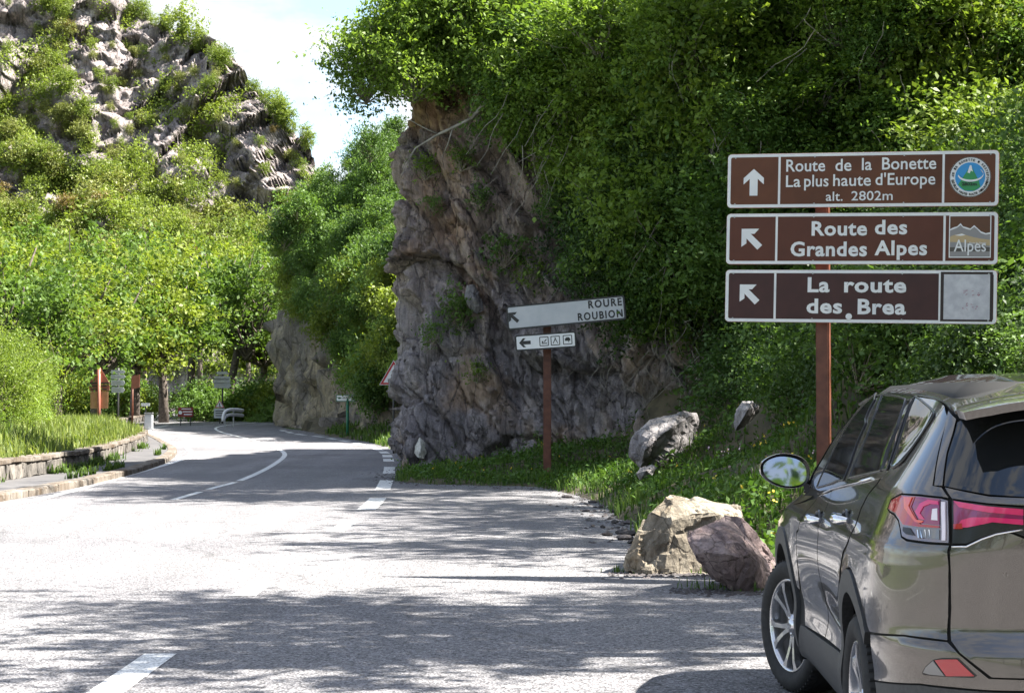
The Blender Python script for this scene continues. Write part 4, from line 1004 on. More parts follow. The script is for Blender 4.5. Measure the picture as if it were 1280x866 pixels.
for fx, kind in ((.475, 0), (.66, 1), (.86, 2)):
    x_ = u3(fx); q_ = .095; ring('pictogram_frame', rrect(x_-q_, x_+q_, -q_, q_, .015), rrect(x_-q_+.016, x_+q_-.016, -q_+.016, q_-.016, .008), -.006, M['sign_black'], bd)
    pb = MB()
    if kind == 0: pb.prism([(x_-.05, -.03), (x_+.06, -.03), (x_+.06, -.05), (x_-.05, -.05)], -.006, -.004); pb.prism([(x_+.0, .0), (x_+.05, .05), (x_+.055, .03), (x_+.01, -.02)], -.006, -.004); pb.prism(circ(x_-.03, -.01, .018, 10), -.006, -.004)
    elif kind == 1: pb.prism([(x_-.055, -.055), (x_-.04, -.055), (x_, .02), (x_+.04, -.055), (x_+.055, -.055), (x_+.008, .045), (x_+.02, .07), (x_, .055), (x_-.02, .07), (x_-.008, .045)], -.006, -.004)
    else: pb.prism([(x_-.055, -.02), (x_-.055, .02), (x_-.02, .05), (x_+.03, .05), (x_+.055, .02), (x_+.055, -.02), (x_+.03, -.02), (x_+.03, -.05), (x_+.015, -.05), (x_+.015, -.02)], -.006, -.004)
    pb.build('pictogram', M['sign_black'], bd)
# ---- red-bordered warning triangle half hidden by the rock
def triangle_sign(name, px, py0, py1, Y, label, extra=None, postto=None, dx=0):
    k = F/Y; h = (py1-py0)/k; c = at(px, (py0+py1)/2, Y); g = hz(c.x, Y) if c.x > -9 else float(gz(Y))
    t = empty(name, (c.x, Y, g-.2), 0, label, 'road sign'); z0 = c.z-h/2-t.location.z; w_ = h*.577
    MB().tube([(0, .06, 0), (0, .06, z0+h*.9)], .035, 8).build('post', M['dark_steel'], t)
    def tr(f_): cz = z0+h/3; return [(-w_*f_, cz-h/3*f_), (w_*f_, cz-h/3*f_), (0, cz+2*h/3*f_)]
    bd = MB().prism(tr(1), 0, .02).build('triangle', mat('sign_red', (.45, .02, .02), .4) if 'sign_red' not in bpy.data.materials else bpy.data.materials['sign_red'], t)
    rg = ring('white_rim', tr(1.0), tr(.95), -.004, M['sign_white'], bd); flat('white_face', tr(.72), -.004, M['sign_white'], bd)
    cz = z0+h/3; fb = MB()
    fb.prism([(-.05*h, cz-h*.2), (.05*h, cz-h*.2), (.05*h, cz+h*.1), (.09*h, cz+h*.1), (0, cz+h*.28), (-.09*h, cz+h*.1), (-.05*h, cz+h*.1)], -.007, -.005); fb.prism([(.07*h, cz-h*.2), (.15*h, cz-h*.2), (.15*h, cz-h*.12), (.07*h, cz-h*.12)], -.007, -.005)
    fb.build('black_symbol', M['sign_black'], bd)
    return t, z0, h
triangle_sign('warning_sign', 492, 450, 481, 60, 'red and white warning triangle half hidden by the left edge of the grey rock')
t, z0, h = triangle_sign('warning_sign', 274.5, 499, 509.5, 118, 'small warning triangle over a white plate at the bend, under the grey direction signs')
q = MB().box((0, -.01, z0-.36), (.72, .03, .62), bevel=.01).build('plate', M['sign_grey'], t)
for zz in (z0-.2, z0-.34, z0-.5): MB().box((0, -.03, zz), (.5, .006, .05)).build('lettering_line', M['sign_black'], q)
# ---- small white-green board on a green post
Y = 84; k = F/Y; c = at(433, 497.5, Y); g = hz(c.x, Y)
gs = empty('small_direction_sign', (c.x, Y, g-.3), 0, 'small white board with green edge on a green post before the far cliff', 'road sign'); grn = mat('sign_green', (.02, .16, .09), .45)
MB().tube([(.05, .05, 0), (.05, .05, c.z-gs.location.z)], .07, 8).build('post', grn, gs)
zc = c.z-gs.location.z; bd = MB().prism(rrect(-13/k, 13/k, zc-4.2/k, zc+4.2/k, .04), 0, .03).build('board', grn, gs)
flat('white_face', rrect(-12/k, 12/k, zc-3.3/k, zc+3.3/k, .03), -.003, M['sign_white'], bd)
flat('arrow', arrow(-8.6/k, zc, 4/k, math.pi/2), -.006, grn, bd); flat('pictogram', [(6.5/k, zc-2.5/k), (10.5/k, zc-2.5/k), (10.5/k, zc+2.5/k), (6.5/k, zc+2.5/k)], -.006, M['sign_black'], bd)
link('lettering', text_mesh('CAMPING', -5.5/k, 4.8/k, zc-1.5/k, zc+1.5/k, -.006, grn, .02), bd) if False else MB().box((-.3/k, -.007, zc), (9.5/k, .006, 1.6/k)).build('lettering_line', M['steel'], bd)
# ---- brown roofed sign seen from behind
Y = 92; k = F/Y; c = at(124, 500, Y); g = float(gz(Y))
bs = empty('brown_roofed_sign', (c.x, Y, g), 0, 'reddish brown triangle and square boards seen from behind on a thick brown post', 'road sign')
Zp = lambda py: at(124, py, Y).z-g
b = MB().tube([(0, -.08, -.2), (0, -.08, Zp(459))], .085, 10).build('post', M['sign_back'], bs)
flat('triangle', [(-13.5/k, Zp(480)), (13.5/k, Zp(480)), (1.2/k, Zp(460)), (-1.2/k, Zp(460))], 0, M['sign_back'], bs, .03)
tanw = simple('tan_board', (.42, .20, .11), (.52, .28, .16), 5, .5, .1)
flat('board', rrect(-11/k, 11/k, Zp(510.5), Zp(489), .05), 0, tanw, bs, .03)
bp = flat('plate', rrect(-12.5/k, 12.5/k, Zp(488.4), Zp(480.8), .03), .002, M['sign_back'], bs, .03)
for py in (482.5, 486.5): MB().box((0, -.045, Zp(py)), (20/k, .04, .05)).build('rail', M['dark_steel'], bp)
MB().box((0, -.03, Zp(478.6)), (24/k, .04, .06)).build('rail', M['dark_steel'], bs)
# ---- stack of four arrow boards
def arrow_stack(name, px, Y, rows, label, direction=1, wpx=18, hpx=6, top=None, groundpy=None, tiltrow=0):
    k = F/Y; c = at(px, rows[0], Y); g = float(gz(Y)); t = empty(name, (c.x, Y, g), 0, label, 'road sign')
    Zq = lambda py: at(px, py, Y).z-g
    MB().tube([(0, .07, -.2), (0, .07, Zq(rows[0]-5))], .06, 8).build('post', M['dark_steel'], t)
    for i, py in enumerate(rows):
        hh = (hpx[i] if isinstance(hpx, (list, tuple)) else hpx)/k/2; z = Zq(py); w_ = (wpx[i] if isinstance(wpx, (list, tuple)) else wpx)/k/2; tp = .9/k*2
        bd = MB().prism([(-w_, z-hh), (w_-tp, z-hh), (w_, z-hh*.3), (w_, z+hh*.3), (w_-tp, z+hh), (-w_, z+hh)], 0, .03).build('board', M['sign_grey'], t)
        for dz in ((-.35, .35) if hh*k > 2.6 else (0,)): MB().box((-.06, -.005, z+dz*hh), (w_*1.3, .006, hh*.32)).build('lettering_line', M['sign_black'] if False else M['steel'], bd)
    return t
arrow_stack('direction_sign', 147.5, 96, (464.8, 470.9, 478.5, 487.2), 'four white arrow boards stacked on one post beside the brown roofed sign', wpx=(17.5, 18, 17, 16), hpx=(4.6, 5.0, 7.0, 7.0))
arrow_stack('direction_sign', 278, 119, (466, 472.4, 476.5, 481.8), 'grey direction boards pointing right at the bend, above the small warning triangle', wpx=(14, 20, 20, 21), hpx=(3.4, 4.2, 5.8, 6.2))
# ---- rusty post behind, red board, chevron rail, cabinet
Y = 104; k = F/Y; c = at(165.5, 500, Y)
t = empty('brown_board', (c.x, Y, float(gz(Y))), 0, 'narrow dark brown board on a thin post between the arrow boards and the wall end', 'road sign'); Zp = lambda py: at(165, py, Y).z-t.location.z
MB().tube([(0, 0, -.2), (0, 0, Zp(470))], .06, 8).build('post', M['rust_post'], t); flat('board', [(-.05, Zp(487)), (.42, Zp(484)), (.42, Zp(468)), (-.05, Zp(470))], -.09, M['sign_back'], t, .03)
Y = 112; k = F/Y; c = at(232, 515, Y)
t = empty('red_board', (c.x, Y, float(gz(Y))), 0, 'low red board with white lettering on two legs across the road at the bend', 'sign'); Zp = lambda py: at(232, py, Y).z-t.location.z
redb = simple('red_board_paint', (.16, .02, .02), (.26, .04, .035), 4, .5, 0)
bd = MB().box((0, 0, (Zp(509)+Zp(521))/2), (19/k, .05, Zp(509)-Zp(521)), bevel=.02).build('board', redb, t)
for i, (x_, y_, w_) in enumerate(((1, 511, 12), (2.5, 514.5, 12), (3, 517.8, 10))): MB().box((x_/k, -.035, Zp(y_)), (w_/k, .012, 1.1/k)).build('lettering_line', M['sign_white'], bd)
flat('white_disc', circ(-6.5/k, Zp(515.5), 2.3/k, 14), -.04, M['sign_white'], bd)
for x_ in (-.3, .3): MB().box((x_, .03, Zp(521)/2), (.06, .06, Zp(521)+.3)).build('leg', M['dark_steel'], t)
Y = 108; k = F/Y; c = at(281, 520, Y); t = empty('curved_rail', (c.x, Y, float(gz(Y))), 0, 'white curved end of a guard rail where the far road begins', 'guard rail')
Zp = lambda py: at(281, py, Y).z-t.location.z
for dz in (0, -.30):
    pts = [(-2.2/k, 0, max(.02, Zp(526.5)+dz*0)), (-1.8/k, 0, Zp(520)+dz*.7), (0/k, .1, Zp(514.5)+dz), (3.5/k, .5, Zp(512.2)+dz), (9/k, 1.5, Zp(512.0)+dz), (13/k, 3, Zp(513)+dz)]
    MB().tube(smooth_path(pts, .15), .10, 8).build('rail', M['sign_white'], t)
for x_, y_, py in ((0, .1, 515), (7/k, 1.2, 512.5)): MB().box((x_, y_, Zp(py)/2), (.08, .08, Zp(py)), bevel=.01).build('post', M['steel'], t)
Y = 100; k = F/Y; c = at(186, 523, Y); t = empty('cabinet', (c.x, Y, float(gz(Y))), 0, 'pale grey roadside cabinet at the end of the stone wall', 'cabinet'); Zp = lambda py: at(186, py, Y).z-t.location.z
MB().box((0, 0, Zp(517.5)/2), (10/k, .35, Zp(517.5)), bevel=.04).build('body', M['sign_grey'], t); MB().box((0, -.01, Zp(517.5)+.05), (10.6/k, .42, .08), bevel=.02).build('lid', M['steel'], t)
MB().box((0, -.19, Zp(517.5)/2), (8/k, .02, Zp(517.5)*.8), bevel=.005).build('door', M['sign_grey'], t)
Y = 101.5; c = at(182, 506, Y); t = empty('small_white_sign', (c.x, Y, float(gz(Y))), 0, 'small white board on a short post just above the grey cabinet', 'road sign'); Zp = lambda py: at(182, py, Y).z-t.location.z
MB().box((0, 0, Zp(505)/2), (.06, .06, Zp(505))).build('post', M['dark_steel'], t); MB().prism(rrect(-.24, .24, Zp(507.5), Zp(503.5), .02), -.05, -.03).build('board', M['sign_white'], t)
Y = 46; c = at(2.5, 520, Y); t = empty('thin_stake', (c.x, Y, .2), 0, 'thin grey stake among the bright shrubs at the left edge of the photo', 'stake'); MB().tube([(0, 0, 0), (.04, 0, 2.3)], [.035, .03], 8).build('stick', M['pale_bark'], t); MB().tube([(.04, 0, 2.3), (.045, 0, 2.36)], [.045, .01], 8).build('tip', M['steel'], t)

# ------------------------------------------------------------------ boulders and stones
def boulder(name, faces_px, Y0, m, label, seed, sub=4, amp=.034, cat='boulder', extra=()):
    """silhouette and ridge points (px, py, depth offset) -> convex hull, cut into broken facets"""
    b = bmesh.new(); pts = [at(px, py, Y0+dy) for px, py, dy in faces_px]
    c = sum(pts, Vector())/len(pts); c.z = min(p.z for p in pts)
    for p in pts: b.verts.new(p-c)
    bmesh.ops.convex_hull(b, input=b.verts[:]); bmesh.ops.delete(b, geom=[v for v in b.verts if not v.link_faces], context='VERTS')
    bmesh.ops.triangulate(b, faces=b.faces[:])
    size = max(v.co.length for v in b.verts)
    for i in range(7):
        es = [e for e in b.edges if e.calc_length() > size*.055]
        if not es or len(b.faces) > 14000: break
        bmesh.ops.subdivide_edges(b, edges=es, cuts=1, use_grid_fill=True); bmesh.ops.triangulate(b, faces=[f for f in b.faces if len(f.verts) > 3])
    bmesh.ops.recalc_face_normals(b, faces=b.faces); b.normal_update()
    V = np.array([v.co[:] for v in b.verts]); N = np.array([v.normal[:] for v in b.verts]); q = V/size
    f1, c1 = facets(q*2.2+seed, seed, 1.0); f2, c2 = facets(q*6+seed, seed+3, 1.0); n = fbm(q*3, 4, seed)*.5+fbm(q*14, 3, seed+2)*.12
    V = V+N*(size*amp*(.9*f1+.45*f2+.7*n-.35*np.exp(-c1*16)))[:, None]
    for v, p in zip(b.verts, V): v.co = p
    me = bpy.data.meshes.new(name); b.to_mesh(me); b.free(); me.materials.append(m); o = link(name, me, None, c); return tag(o, label, cat)
boulder('boulder', [(779, 706, .1), (782, 714, 0), (880, 719, 0), (830, 719, -.1), (918, 716, .2), (926, 690, .6), (926, 641, .45), (924, 634, .6), (869, 628, .5), (838, 619, .45), (832, 621, .3), (812, 640, .2), (795, 672, .1), (852, 645, .0), (870, 640, .05), (900, 644, .1), (840, 650, -.05), (800, 705, 1.2), (910, 705, 1.4), (840, 628, 1.1), (915, 640, 1.2)], 17.0, M['tan_boulder'], 'large tan boulder with a sunlit sloping ledge on the lay-by, left of the reddish one', 3)
boulder('boulder', [(857, 667, .1), (858, 674, 0), (868, 692, -.1), (886, 716, 0), (896, 728, 0), (925, 739, -.05), (950, 738, .1), (960, 722, .2), (961, 708, .25), (945, 690, .1), (926, 661, .4), (913, 643, .5), (904, 643, .45), (880, 655, .3), (885, 690, -.28), (905, 692, -.3), (925, 696, -.2), (890, 720, .7), (950, 730, .9), (955, 700, .9), (915, 652, .9)], 15.45, M['red_boulder'], 'reddish purple boulder with a pink sunlit top leaning beside the car front wheel', 8)
boulder('boulder', [(925, 645, .1), (905, 643, .2), (945, 668, .1), (966, 692, .1), (972, 715, 0), (950, 720, -.1), (920, 700, 0), (900, 690, .2), (930, 650, .5), (960, 690, .5), (968, 715, .6), (905, 715, .6)], 16.4, M['red_boulder'], 'dark slab-like rock half hidden behind the reddish boulder', 14)
boulder('boulder', [(787, 572, .3), (789, 553, .2), (795, 540, .1), (812, 524, .2), (850, 515, .5), (870, 517, .9), (874, 530, 1.0), (866, 556, .7), (850, 575, .4), (826, 583, .1), (800, 588, .0), (812, 548, -.35), (840, 534, -.15), (806, 562, -.45), (860, 580, 1.6), (800, 580, 1.5), (850, 520, 1.6)], 29.0, M['grey_boulder'], 'grey boulder with a pale top on the grassy bank below the dark shrubs', 21)
boulder('boulder', [(917, 528, .1), (919, 512, 0), (927, 500, .1), (940, 501, .2), (951, 508, .4), (945, 520, .3), (930, 534, .1), (918, 540, 0), (935, 512, -.3), (925, 530, .8), (948, 515, .9)], 26.2, M['grey_boulder'], 'small pale rock high in the bank grass, left of the brown sign post', 25, cat='rock')
boulder('rock', [(520, 556, 0), (525, 546, .1), (531, 552, .1), (534, 566, 0), (530, 573, -.1), (523, 572, -.1), (518, 566, 0), (526, 560, -.25), (526, 572, .4), (532, 556, .4)], float((hit_grid(CV, 526, 565, .3) or (0, 43, 0))[1])+.0, M['white_rock'], 'white chalky patch of rock low at the left foot of the grey rock', 31, cat='rock')
boulder('rock', [(580, 372, 0), (584, 356, .1), (593, 357, .1), (605, 378, .1), (604, 388, 0), (596, 392, 0), (586, 384, 0), (592, 372, -.25), (600, 380, .5), (584, 362, .5)], float((hit_grid(CV, 592, 374, .3) or (0, 43, 0))[1])-.1, M['grey_boulder'], 'pale hanging stone in the middle of the grey rock', 33, cat='rock')
boulder('rock', [(795, 592, 0), (800, 585, .1), (815, 580, .2), (822, 584, .2), (815, 594, 0), (800, 600, 0), (808, 588, -.15), (810, 592, .4)], 27.3, M['grey_boulder'], 'small half-buried pale stone in the grass just below the grey boulder', 35, cat='rock')
pm = []
for s_ in range(6):
    b = bmesh.new(); bmesh.ops.create_icosphere(b, subdivisions=2, radius=.5); V = np.array([v.co[:] for v in b.verts]); V *= (1+.35*facets(V*1.7+s_*5, s_, 1)[0])[:, None]; V *= [1, .75, .5]
    for v, q in zip(b.verts, V): v.co = q
    me = bpy.data.meshes.new('stone'); b.to_mesh(me); b.free(); me.materials.append(M['pebble']); pm.append(me)
r4 = random.Random(11)
st = [(709, 622), (722, 620), (726, 622), (738, 628), (750, 632), (760, 630), (752, 635), (755, 648), (765, 652), (770, 655), (778, 655), (788, 656), (752, 660), (742, 660), (764, 650), (780, 667), (790, 668), (781, 675), (786, 677), (760, 668), (775, 660), (745, 636), (735, 640), (768, 640), (790, 650), (798, 664)]
for i, (px, py) in enumerate(st):
    x, y = gnd(px+r4.uniform(-3, 3), py+r4.uniform(-2, 2)); sz = .16 if i in (15, 17, 16) else r4.uniform(.05, .13)
    o = link('stone', r4.choice(pm), None, (x, y, sz*.18)); o.scale = (sz*1.5, sz, sz); o.rotation_euler = (0, 0, r4.uniform(0, 6))
    tag(o, ('larger dark flat stone' if sz > .14 else 'small dark stone')+(' lying on the lay-by just left of the tan boulder' if py > 645 else ' lying at the grass edge of the lay-by'), 'stone', 'dark stones fallen along the edge of the lay-by')
gp = []
bb = [(1.03+.12*k, 17.0+r4.uniform(-.1, .2)) for k in range(8)]+[(1.5+.09*k, 15.4+r4.uniform(-.15, .3)) for k in range(8)]
for i in range(500):
    e = r4.choice(bb); gp.append((e[0]+r4.gauss(0, .14), e[1]-abs(r4.gauss(0, .16)), r4.uniform(.006, .028)))
for i in range(2600):
    j = r4.randrange(len(EDGE)); e = EDGE[j]
    if not 14 < e[1] < 45: continue
    q = (e[0]-abs(r4.gauss(0, .35)), e[1]+r4.gauss(0, .25)); s_ = r4.uniform(.008, .035); gp.append((q[0], q[1], s_))
gV, gF = [], []; base = np.array([(0, 0, 1), (1, 0, 0), (0, 1, 0), (-1, 0, 0), (0, -1, 0)], float); fc = [(0, 1, 2), (0, 2, 3), (0, 3, 4), (0, 4, 1)]
for i, (x, y, s_) in enumerate(gp):
    gV += [(x+p[0]*s_*r4.uniform(.7, 1.4), y+p[1]*s_, .002+p[2]*s_*.7) for p in base]; gF += [tuple(k+5*i for k in f) for f in fc]
tag(link('gravel', npmesh('gravel', gV, gF, M['pebble'])), 'dark grit washed along the edge of the lay-by', 'gravel', kind='stuff')
tf = [(e[0]+r4.gauss(0, .16), e[1]+r4.uniform(.0, .25), 0) for e in [r4.choice(bb) for _ in range(260)]]
tf = [p for p in tf if vnoise(np.array([[p[0]*4, p[1]*4, 0]]), 8)[0] > .05]
blades('boulder_weeds', tf, .03, .12, .006, 'grass', 19, .9, 'tufts of weed round the foot of the two lay-by boulders')
print('objects', time.time()-T0)
# ------------------------------------------------------------------ the car
CTH = R(2.5); CX0, CY0 = 2.274, 7.33
car = empty('parked_car', (CX0, CY0, 0), 0, 'grey-brown compact SUV parked on the lay-by at the right, seen from behind its left corner', 'car')
# car frame: x forward from the rear axle, y to the left, z up -> world
ME = Matrix(((math.sin(CTH), -math.cos(CTH), 0), (math.cos(CTH), math.sin(CTH), 0), (0, 0, 1))).to_4x4()
car.rotation_euler = ME.to_euler()
def c2w(p): return (CX0+p[0]*math.sin(CTH)-p[1]*math.cos(CTH), CY0+p[0]*math.cos(CTH)+p[1]*math.sin(CTH), p[2])
def w2px(p):
    dy, dz = p[1], p[2]-CAMH; dep = dy*cp+dz*sp; return (640+F*p[0]/dep, 433-F*(-dy*sp+dz*cp)/dep)
def sm(t): t = np.clip(t, 0, 1); return t*t*(3-2*t)
def pch(x, xs_, ys_):                          # smooth monotone-ish interpolation
    xs_, ys_ = np.array(xs_, float), np.array(ys_, float); x = np.clip(x, xs_[0], xs_[-1]); i = np.clip(np.searchsorted(xs_, x, side='right')-1, 0, len(xs_)-2)
    dl_ = np.diff(ys_)/np.diff(xs_); m = np.r_[dl_[0], np.where(dl_[:-1]*dl_[1:] > 0, 2*dl_[:-1]*dl_[1:]/(dl_[:-1]+dl_[1:]+1e-12), 0), dl_[-1]]
    h = xs_[i+1]-xs_[i]; t = (x-xs_[i])/h; return (2*t**3-3*t**2+1)*ys_[i]+(t**3-2*t**2+t)*h*m[i]+(-2*t**3+3*t**2)*ys_[i+1]+(t**3-t**2)*h*m[i+1]
XR0, Y0R, LC, X1F, WB = -.36, .42, .92, 2.95, 2.66
def Wz(x, z):
    w_ = pch(z, [.18, .30, .42, .52, .66, .85, .96, 1.00, 1.10, 1.20, 1.28, 1.42, 1.52, 1.60, 1.66], [.80, .865, .885, .880, .896, .908, .905, .900, .868, .838, .800, .740, .690, .638, .57])
    # door panel hollow between sill and shoulder, wheel-arch shoulders
    dh = np.exp(-((x-1.2)/.75)**2)*np.exp(-((z-.60)/.13)**2)*.028
    ar = np.exp(-((np.hypot(x, z-.36)-.47)/.12)**2)*.020+np.exp(-((np.hypot(x-WB, z-.36)-.47)/.12)**2)*.020
    cre = np.exp(-((z-(.985+.045*(1.2-x)*.6))/.018)**2)*.006*sm((2.3-x)/.4)
    qf = sm((.3-x)/.7)*np.exp(-((z-.93)/.18)**2)*.014
    w_ = w_-.045*sm((.15-x)/.5)*sm((z-1.2)/.28)
    return w_-dh+ar*(z < .95)+cre+qf
def xrear(z): return pch(z, [.18, .30, .44, .60, .685, .715, .76, .90, 1.05, 1.20, 1.255, 1.40, 1.50, 1.60, 1.66], [-.86, -.90, -.965, -.985, -.98, -.945, -.928, -.935, -.945, -.935, -.905, -.81, -.735, -.62, -.50])
def xfront(z): return pch(z, [.18, .30, .60, .80, .92, 1.00, 1.06, 1.10, 1.20, 1.35, 1.50, 1.60, 1.66], [3.35, 3.50, 3.58, 3.54, 3.42, 3.15, 2.80, 2.62, 2.40, 2.06, 1.68, 1.42, 1.3])
def S(s, z):
    s = np.asarray(s, float); z = np.asarray(z, float); n = 2.5
    w0 = Wz(np.minimum(np.maximum(s, XR0), 3.3), z); xr = xrear(z); xf = xfront(z)
    y0 = Y0R*w0/.9; bow = .035
    x = s.copy()+0*z; y = w0.copy()+0*s
    # rear corner
    ph = np.clip((XR0-s)/LC, 0, 1)*math.pi/2; c_, s_ = np.cos(ph), np.sin(ph); r_ = 1/(c_**n+s_**n)**(1/n)
    a = (XR0-xr)-bow; b_ = w0-y0; m = s < XR0; x = np.where(m, XR0-a*r_*s_, x); y = np.where(m, y0+b_*r_*c_, y)
    m = s < XR0-LC; yy = np.maximum(y0-(XR0-LC-s), -.0); x = np.where(m, XR0-a-bow*(1-(yy/y0)**2), x); y = np.where(m, yy, y)
    # front
    cl = .62-.40*sm((z-1.05)/.4); x1 = np.minimum(xf-cl, X1F); xm = 1.0+(s-1)*(x1-1)/(X1F-1); m = (s > 1.0) & (z > .9); x = np.where(m & (s <= X1F), xm, x)
    x1 = np.where(z > .9, x1, X1F); y1 = .45*w0/.9
    ph = np.clip((s-X1F)/LC, 0, 1)*math.pi/2; c_, s_ = np.cos(ph), np.sin(ph); r_ = 1/(c_**n+s_**n)**(1/n)
    a = (xf-x1)-bow; b_ = w0-y1; m = s > X1F; x = np.where(m, x1+a*r_*s_, x); y = np.where(m, y1+b_*r_*c_, y)
    m = s > X1F+LC; yy = np.maximum(y1-(s-X1F-LC), 0); x = np.where(m, x1+a+bow*(1-(yy/y1)**2), x); y = np.where(m, yy, y)
    return np.stack([x, y, z+0*x], -1)
SREAR = XR0-LC-Y0R*1.0; SFRONT = X1F+LC+.45
def Snorm(s, z, e=2e-3):
    a = S(s+e, z)-S(s-e, z); b = S(s, z+e)-S(s, z-e); n = np.cross(b, a); n /= np.linalg.norm(n, axis=-1, keepdims=True)+1e-12; return n
# pixel -> (s, z) lookup on the visible left and rear sides
gs_, gzz = np.meshgrid(np.linspace(SREAR, 3.2, 700), np.linspace(.2, 1.64, 420), indexing='ij'); GP = S(gs_, gzz).reshape(-1, 3)
W_c = np.stack([CX0+GP[:, 0]*math.sin(CTH)-GP[:, 1]*math.cos(CTH), CY0+GP[:, 0]*math.cos(CTH)+GP[:, 1]*math.sin(CTH), GP[:, 2]], 1)
dpt = W_c[:, 1]*cp+(W_c[:, 2]-CAMH)*sp; GU = 640+F*W_c[:, 0]/dpt; GV = 433-F*(-W_c[:, 1]*sp+(W_c[:, 2]-CAMH)*cp)/dpt
GN = Snorm(gs_, gzz).reshape(-1, 3); GNw = np.stack([GN[:, 0]*math.sin(CTH)-GN[:, 1]*math.cos(CTH), GN[:, 0]*math.cos(CTH)+GN[:, 1]*math.sin(CTH), GN[:, 2]], 1)
vis = ((W_c-np.array([0, 0, CAMH]))*GNw).sum(1) < 0
GS, GZ = gs_.ravel(), gzz.ravel()
def sz(px, py):
    e = (GU-px)**2+(GV-py)**2+np.where(vis, 0, 1e6); k = np.argsort(e)[:6]; wg = 1/(e[k]+.02); wg /= wg.sum()
    return (float((GS[k]*wg).sum()), float((GZ[k]*wg).sum()))
def densify(P, step=.02):
    out = []
    for i in range(len(P)):
        a, b = P[i], P[(i+1) % len(P)]; n = max(1, int(math.hypot(b[0]-a[0], b[1]-a[1])/step)); out += [(a[0]+(b[0]-a[0])*k/n, a[1]+(b[1]-a[1])*k/n) for k in range(n)]
    return out
def cleanpoly(P):
    out = []
    for p in P:
        if not out or math.hypot(p[0]-out[-1][0], p[1]-out[-1][1]) > .004: out.append(p)
    if math.hypot(out[0][0]-out[-1][0], out[0][1]-out[-1][1]) < .004: out.pop()
    return out
def panel(name, polys, m, parent=None, off=.0, step=.03, depth=.012, mirror=True, label=None, fn=None, fnn=None):
    """closed outline in (s, z), triangulated finely, wrapped on the body surface, with a skirt turned inward"""
    bV, bF, bN = [], [], []; fn = fn or S; fnn = fnn or Snorm
    for P in polys:
        P = cleanpoly(densify(P)); s0_, s1_ = min(p[0] for p in P), max(p[0] for p in P); z0_, z1_ = min(p[1] for p in P), max(p[1] for p in P)
        inn = [(a, b) for a in np.arange(s0_+step*.5, s1_, step) for b in np.arange(z0_+step*.5, z1_, step*.85)]
        A = np.array(P); inn = [q for q in inn if inpoly(q[0], q[1], P) and np.min(np.hypot(A[:, 0]-q[0], A[:, 1]-q[1])) > step*.4]
        vs, fs = cdt(P, inn); vs = np.array(vs)
        p3 = fn(vs[:, 0], vs[:, 1]); nn = fnn(vs[:, 0], vs[:, 1]); v = p3+nn*off; base_ = len(bV)
        for k_ in range(len(v)): bV.append(tuple(v[k_])); bN.append(tuple(nn[k_]))
        fl = []
        for f in fs:
            a, b, c = v[f[0]], v[f[1]], v[f[2]]
            if np.dot(np.cross(b-a, c-a), nn[f[0]]) < 0: f = f[::-1]
            fl.append(tuple(i+base_ for i in f))
        bF += fl
        ed = {}
        for f in fl:
            for i in range(3):
                e = (f[i], f[(i+1) % 3]); ed[e] = 1
        bd_ = [e for e in ed if (e[1], e[0]) not in ed]; mp_2 = {}
        for e in bd_:
            for i in e:
                if i not in mp_2: mp_2[i] = len(bV); bV.append(tuple(np.array(bV[i])-np.array(bN[i])*depth)); bN.append(bN[i])
        for a, b in bd_: bF.append((b, a, mp_2[a], mp_2[b]))
    nface = len(bF)
    if mirror == 'join' or (mirror and min(p[0] for P in polys for p in P) <= SREAR+1e-6):
        n0 = len(bV); bV += [(x, -y, z) for x, y, z in bV]; bN += [(x, -y, z) for x, y, z in bN]; bF += [tuple(i+n0 for i in f[::-1]) for f in bF]; mirror = False
    if mirror:
        if parent is None or parent is car: par2 = car
        else: par2 = TWIN.get(parent.name, parent)
        o2 = _mk(name, [(x, -y, z) for x, y, z in bV], [f[::-1] for f in bF], [(x, -y, z) for x, y, z in bN], m, par2)
        if label: o2['label'] = label
    o = _mk(name, bV, bF, bN, m, parent or car)
    if mirror: TWIN[o.name] = o2
    if label: o['label'] = label
    return o
TWIN = {}
def _mk(name, bV, bF, bN, m, parent):
    me = bpy.data.meshes.new(name); me.from_pydata(bV, [], bF); me.materials.append(m)
    sm_ = [len(f) == 3 for f in bF]; me.polygons.foreach_set('use_smooth', sm_)
    nl = []
    for p in me.polygons:
        if len(p.vertices) == 3: nl += [bN[i] for i in p.vertices]
        else: nl += [tuple(p.normal)]*4
    me.normals_split_custom_set(nl); me.update()
    return link(name, me, parent)
def carpaint():
    m = mat('car_paint', (.125, .105, .088), .32, .75, .5, 1.0); k = NT(m); v = k.coord(obj=True)
    fl = k.noise(v, 900, 1, .5); k.l(k.ramp(fl, [(.3, (.092, .084, .077)), (.7, (.150, .136, .124))]), k.b.inputs['Base Color'])
    du = k.noise(v, 6, 5, .7); k.l(k.ramp(du, [(.3, .17), (.8, .30)]), k.b.inputs['Roughness'])
    return m
PT = carpaint(); BLK = mat('car_gap', (.006, .006, .006), .8); PLA = simple('car_plastic', (.035, .037, .04), (.055, .057, .06), 60, .55, .05)
GLS = mat('car_glass', (.012, .013, .014), .03, 0, .8); GLS2 = mat('car_side_glass', (.02, .022, .022), .02, 0, .9)
CHR = mat('chrome', (.75, .75, .76), .08, 1.0); TRM = mat('black_trim', (.012, .012, .013), .25)
REDL = mat('red_lens', (.36, .008, .014), .08, 0, .7, .8); PNK = mat('pink_lens', (.62, .02, .13), .12, 0, .7, .8); PUR = mat('purple_lens', (.22, .015, .09), .1, 0, .7, .8)
WHL = mat('white_lens', (.72, .66, .72), .12, 0, .6, .6); CLR = mat('clear_lens', (.18, .18, .18), .1, .3, .7, .6)
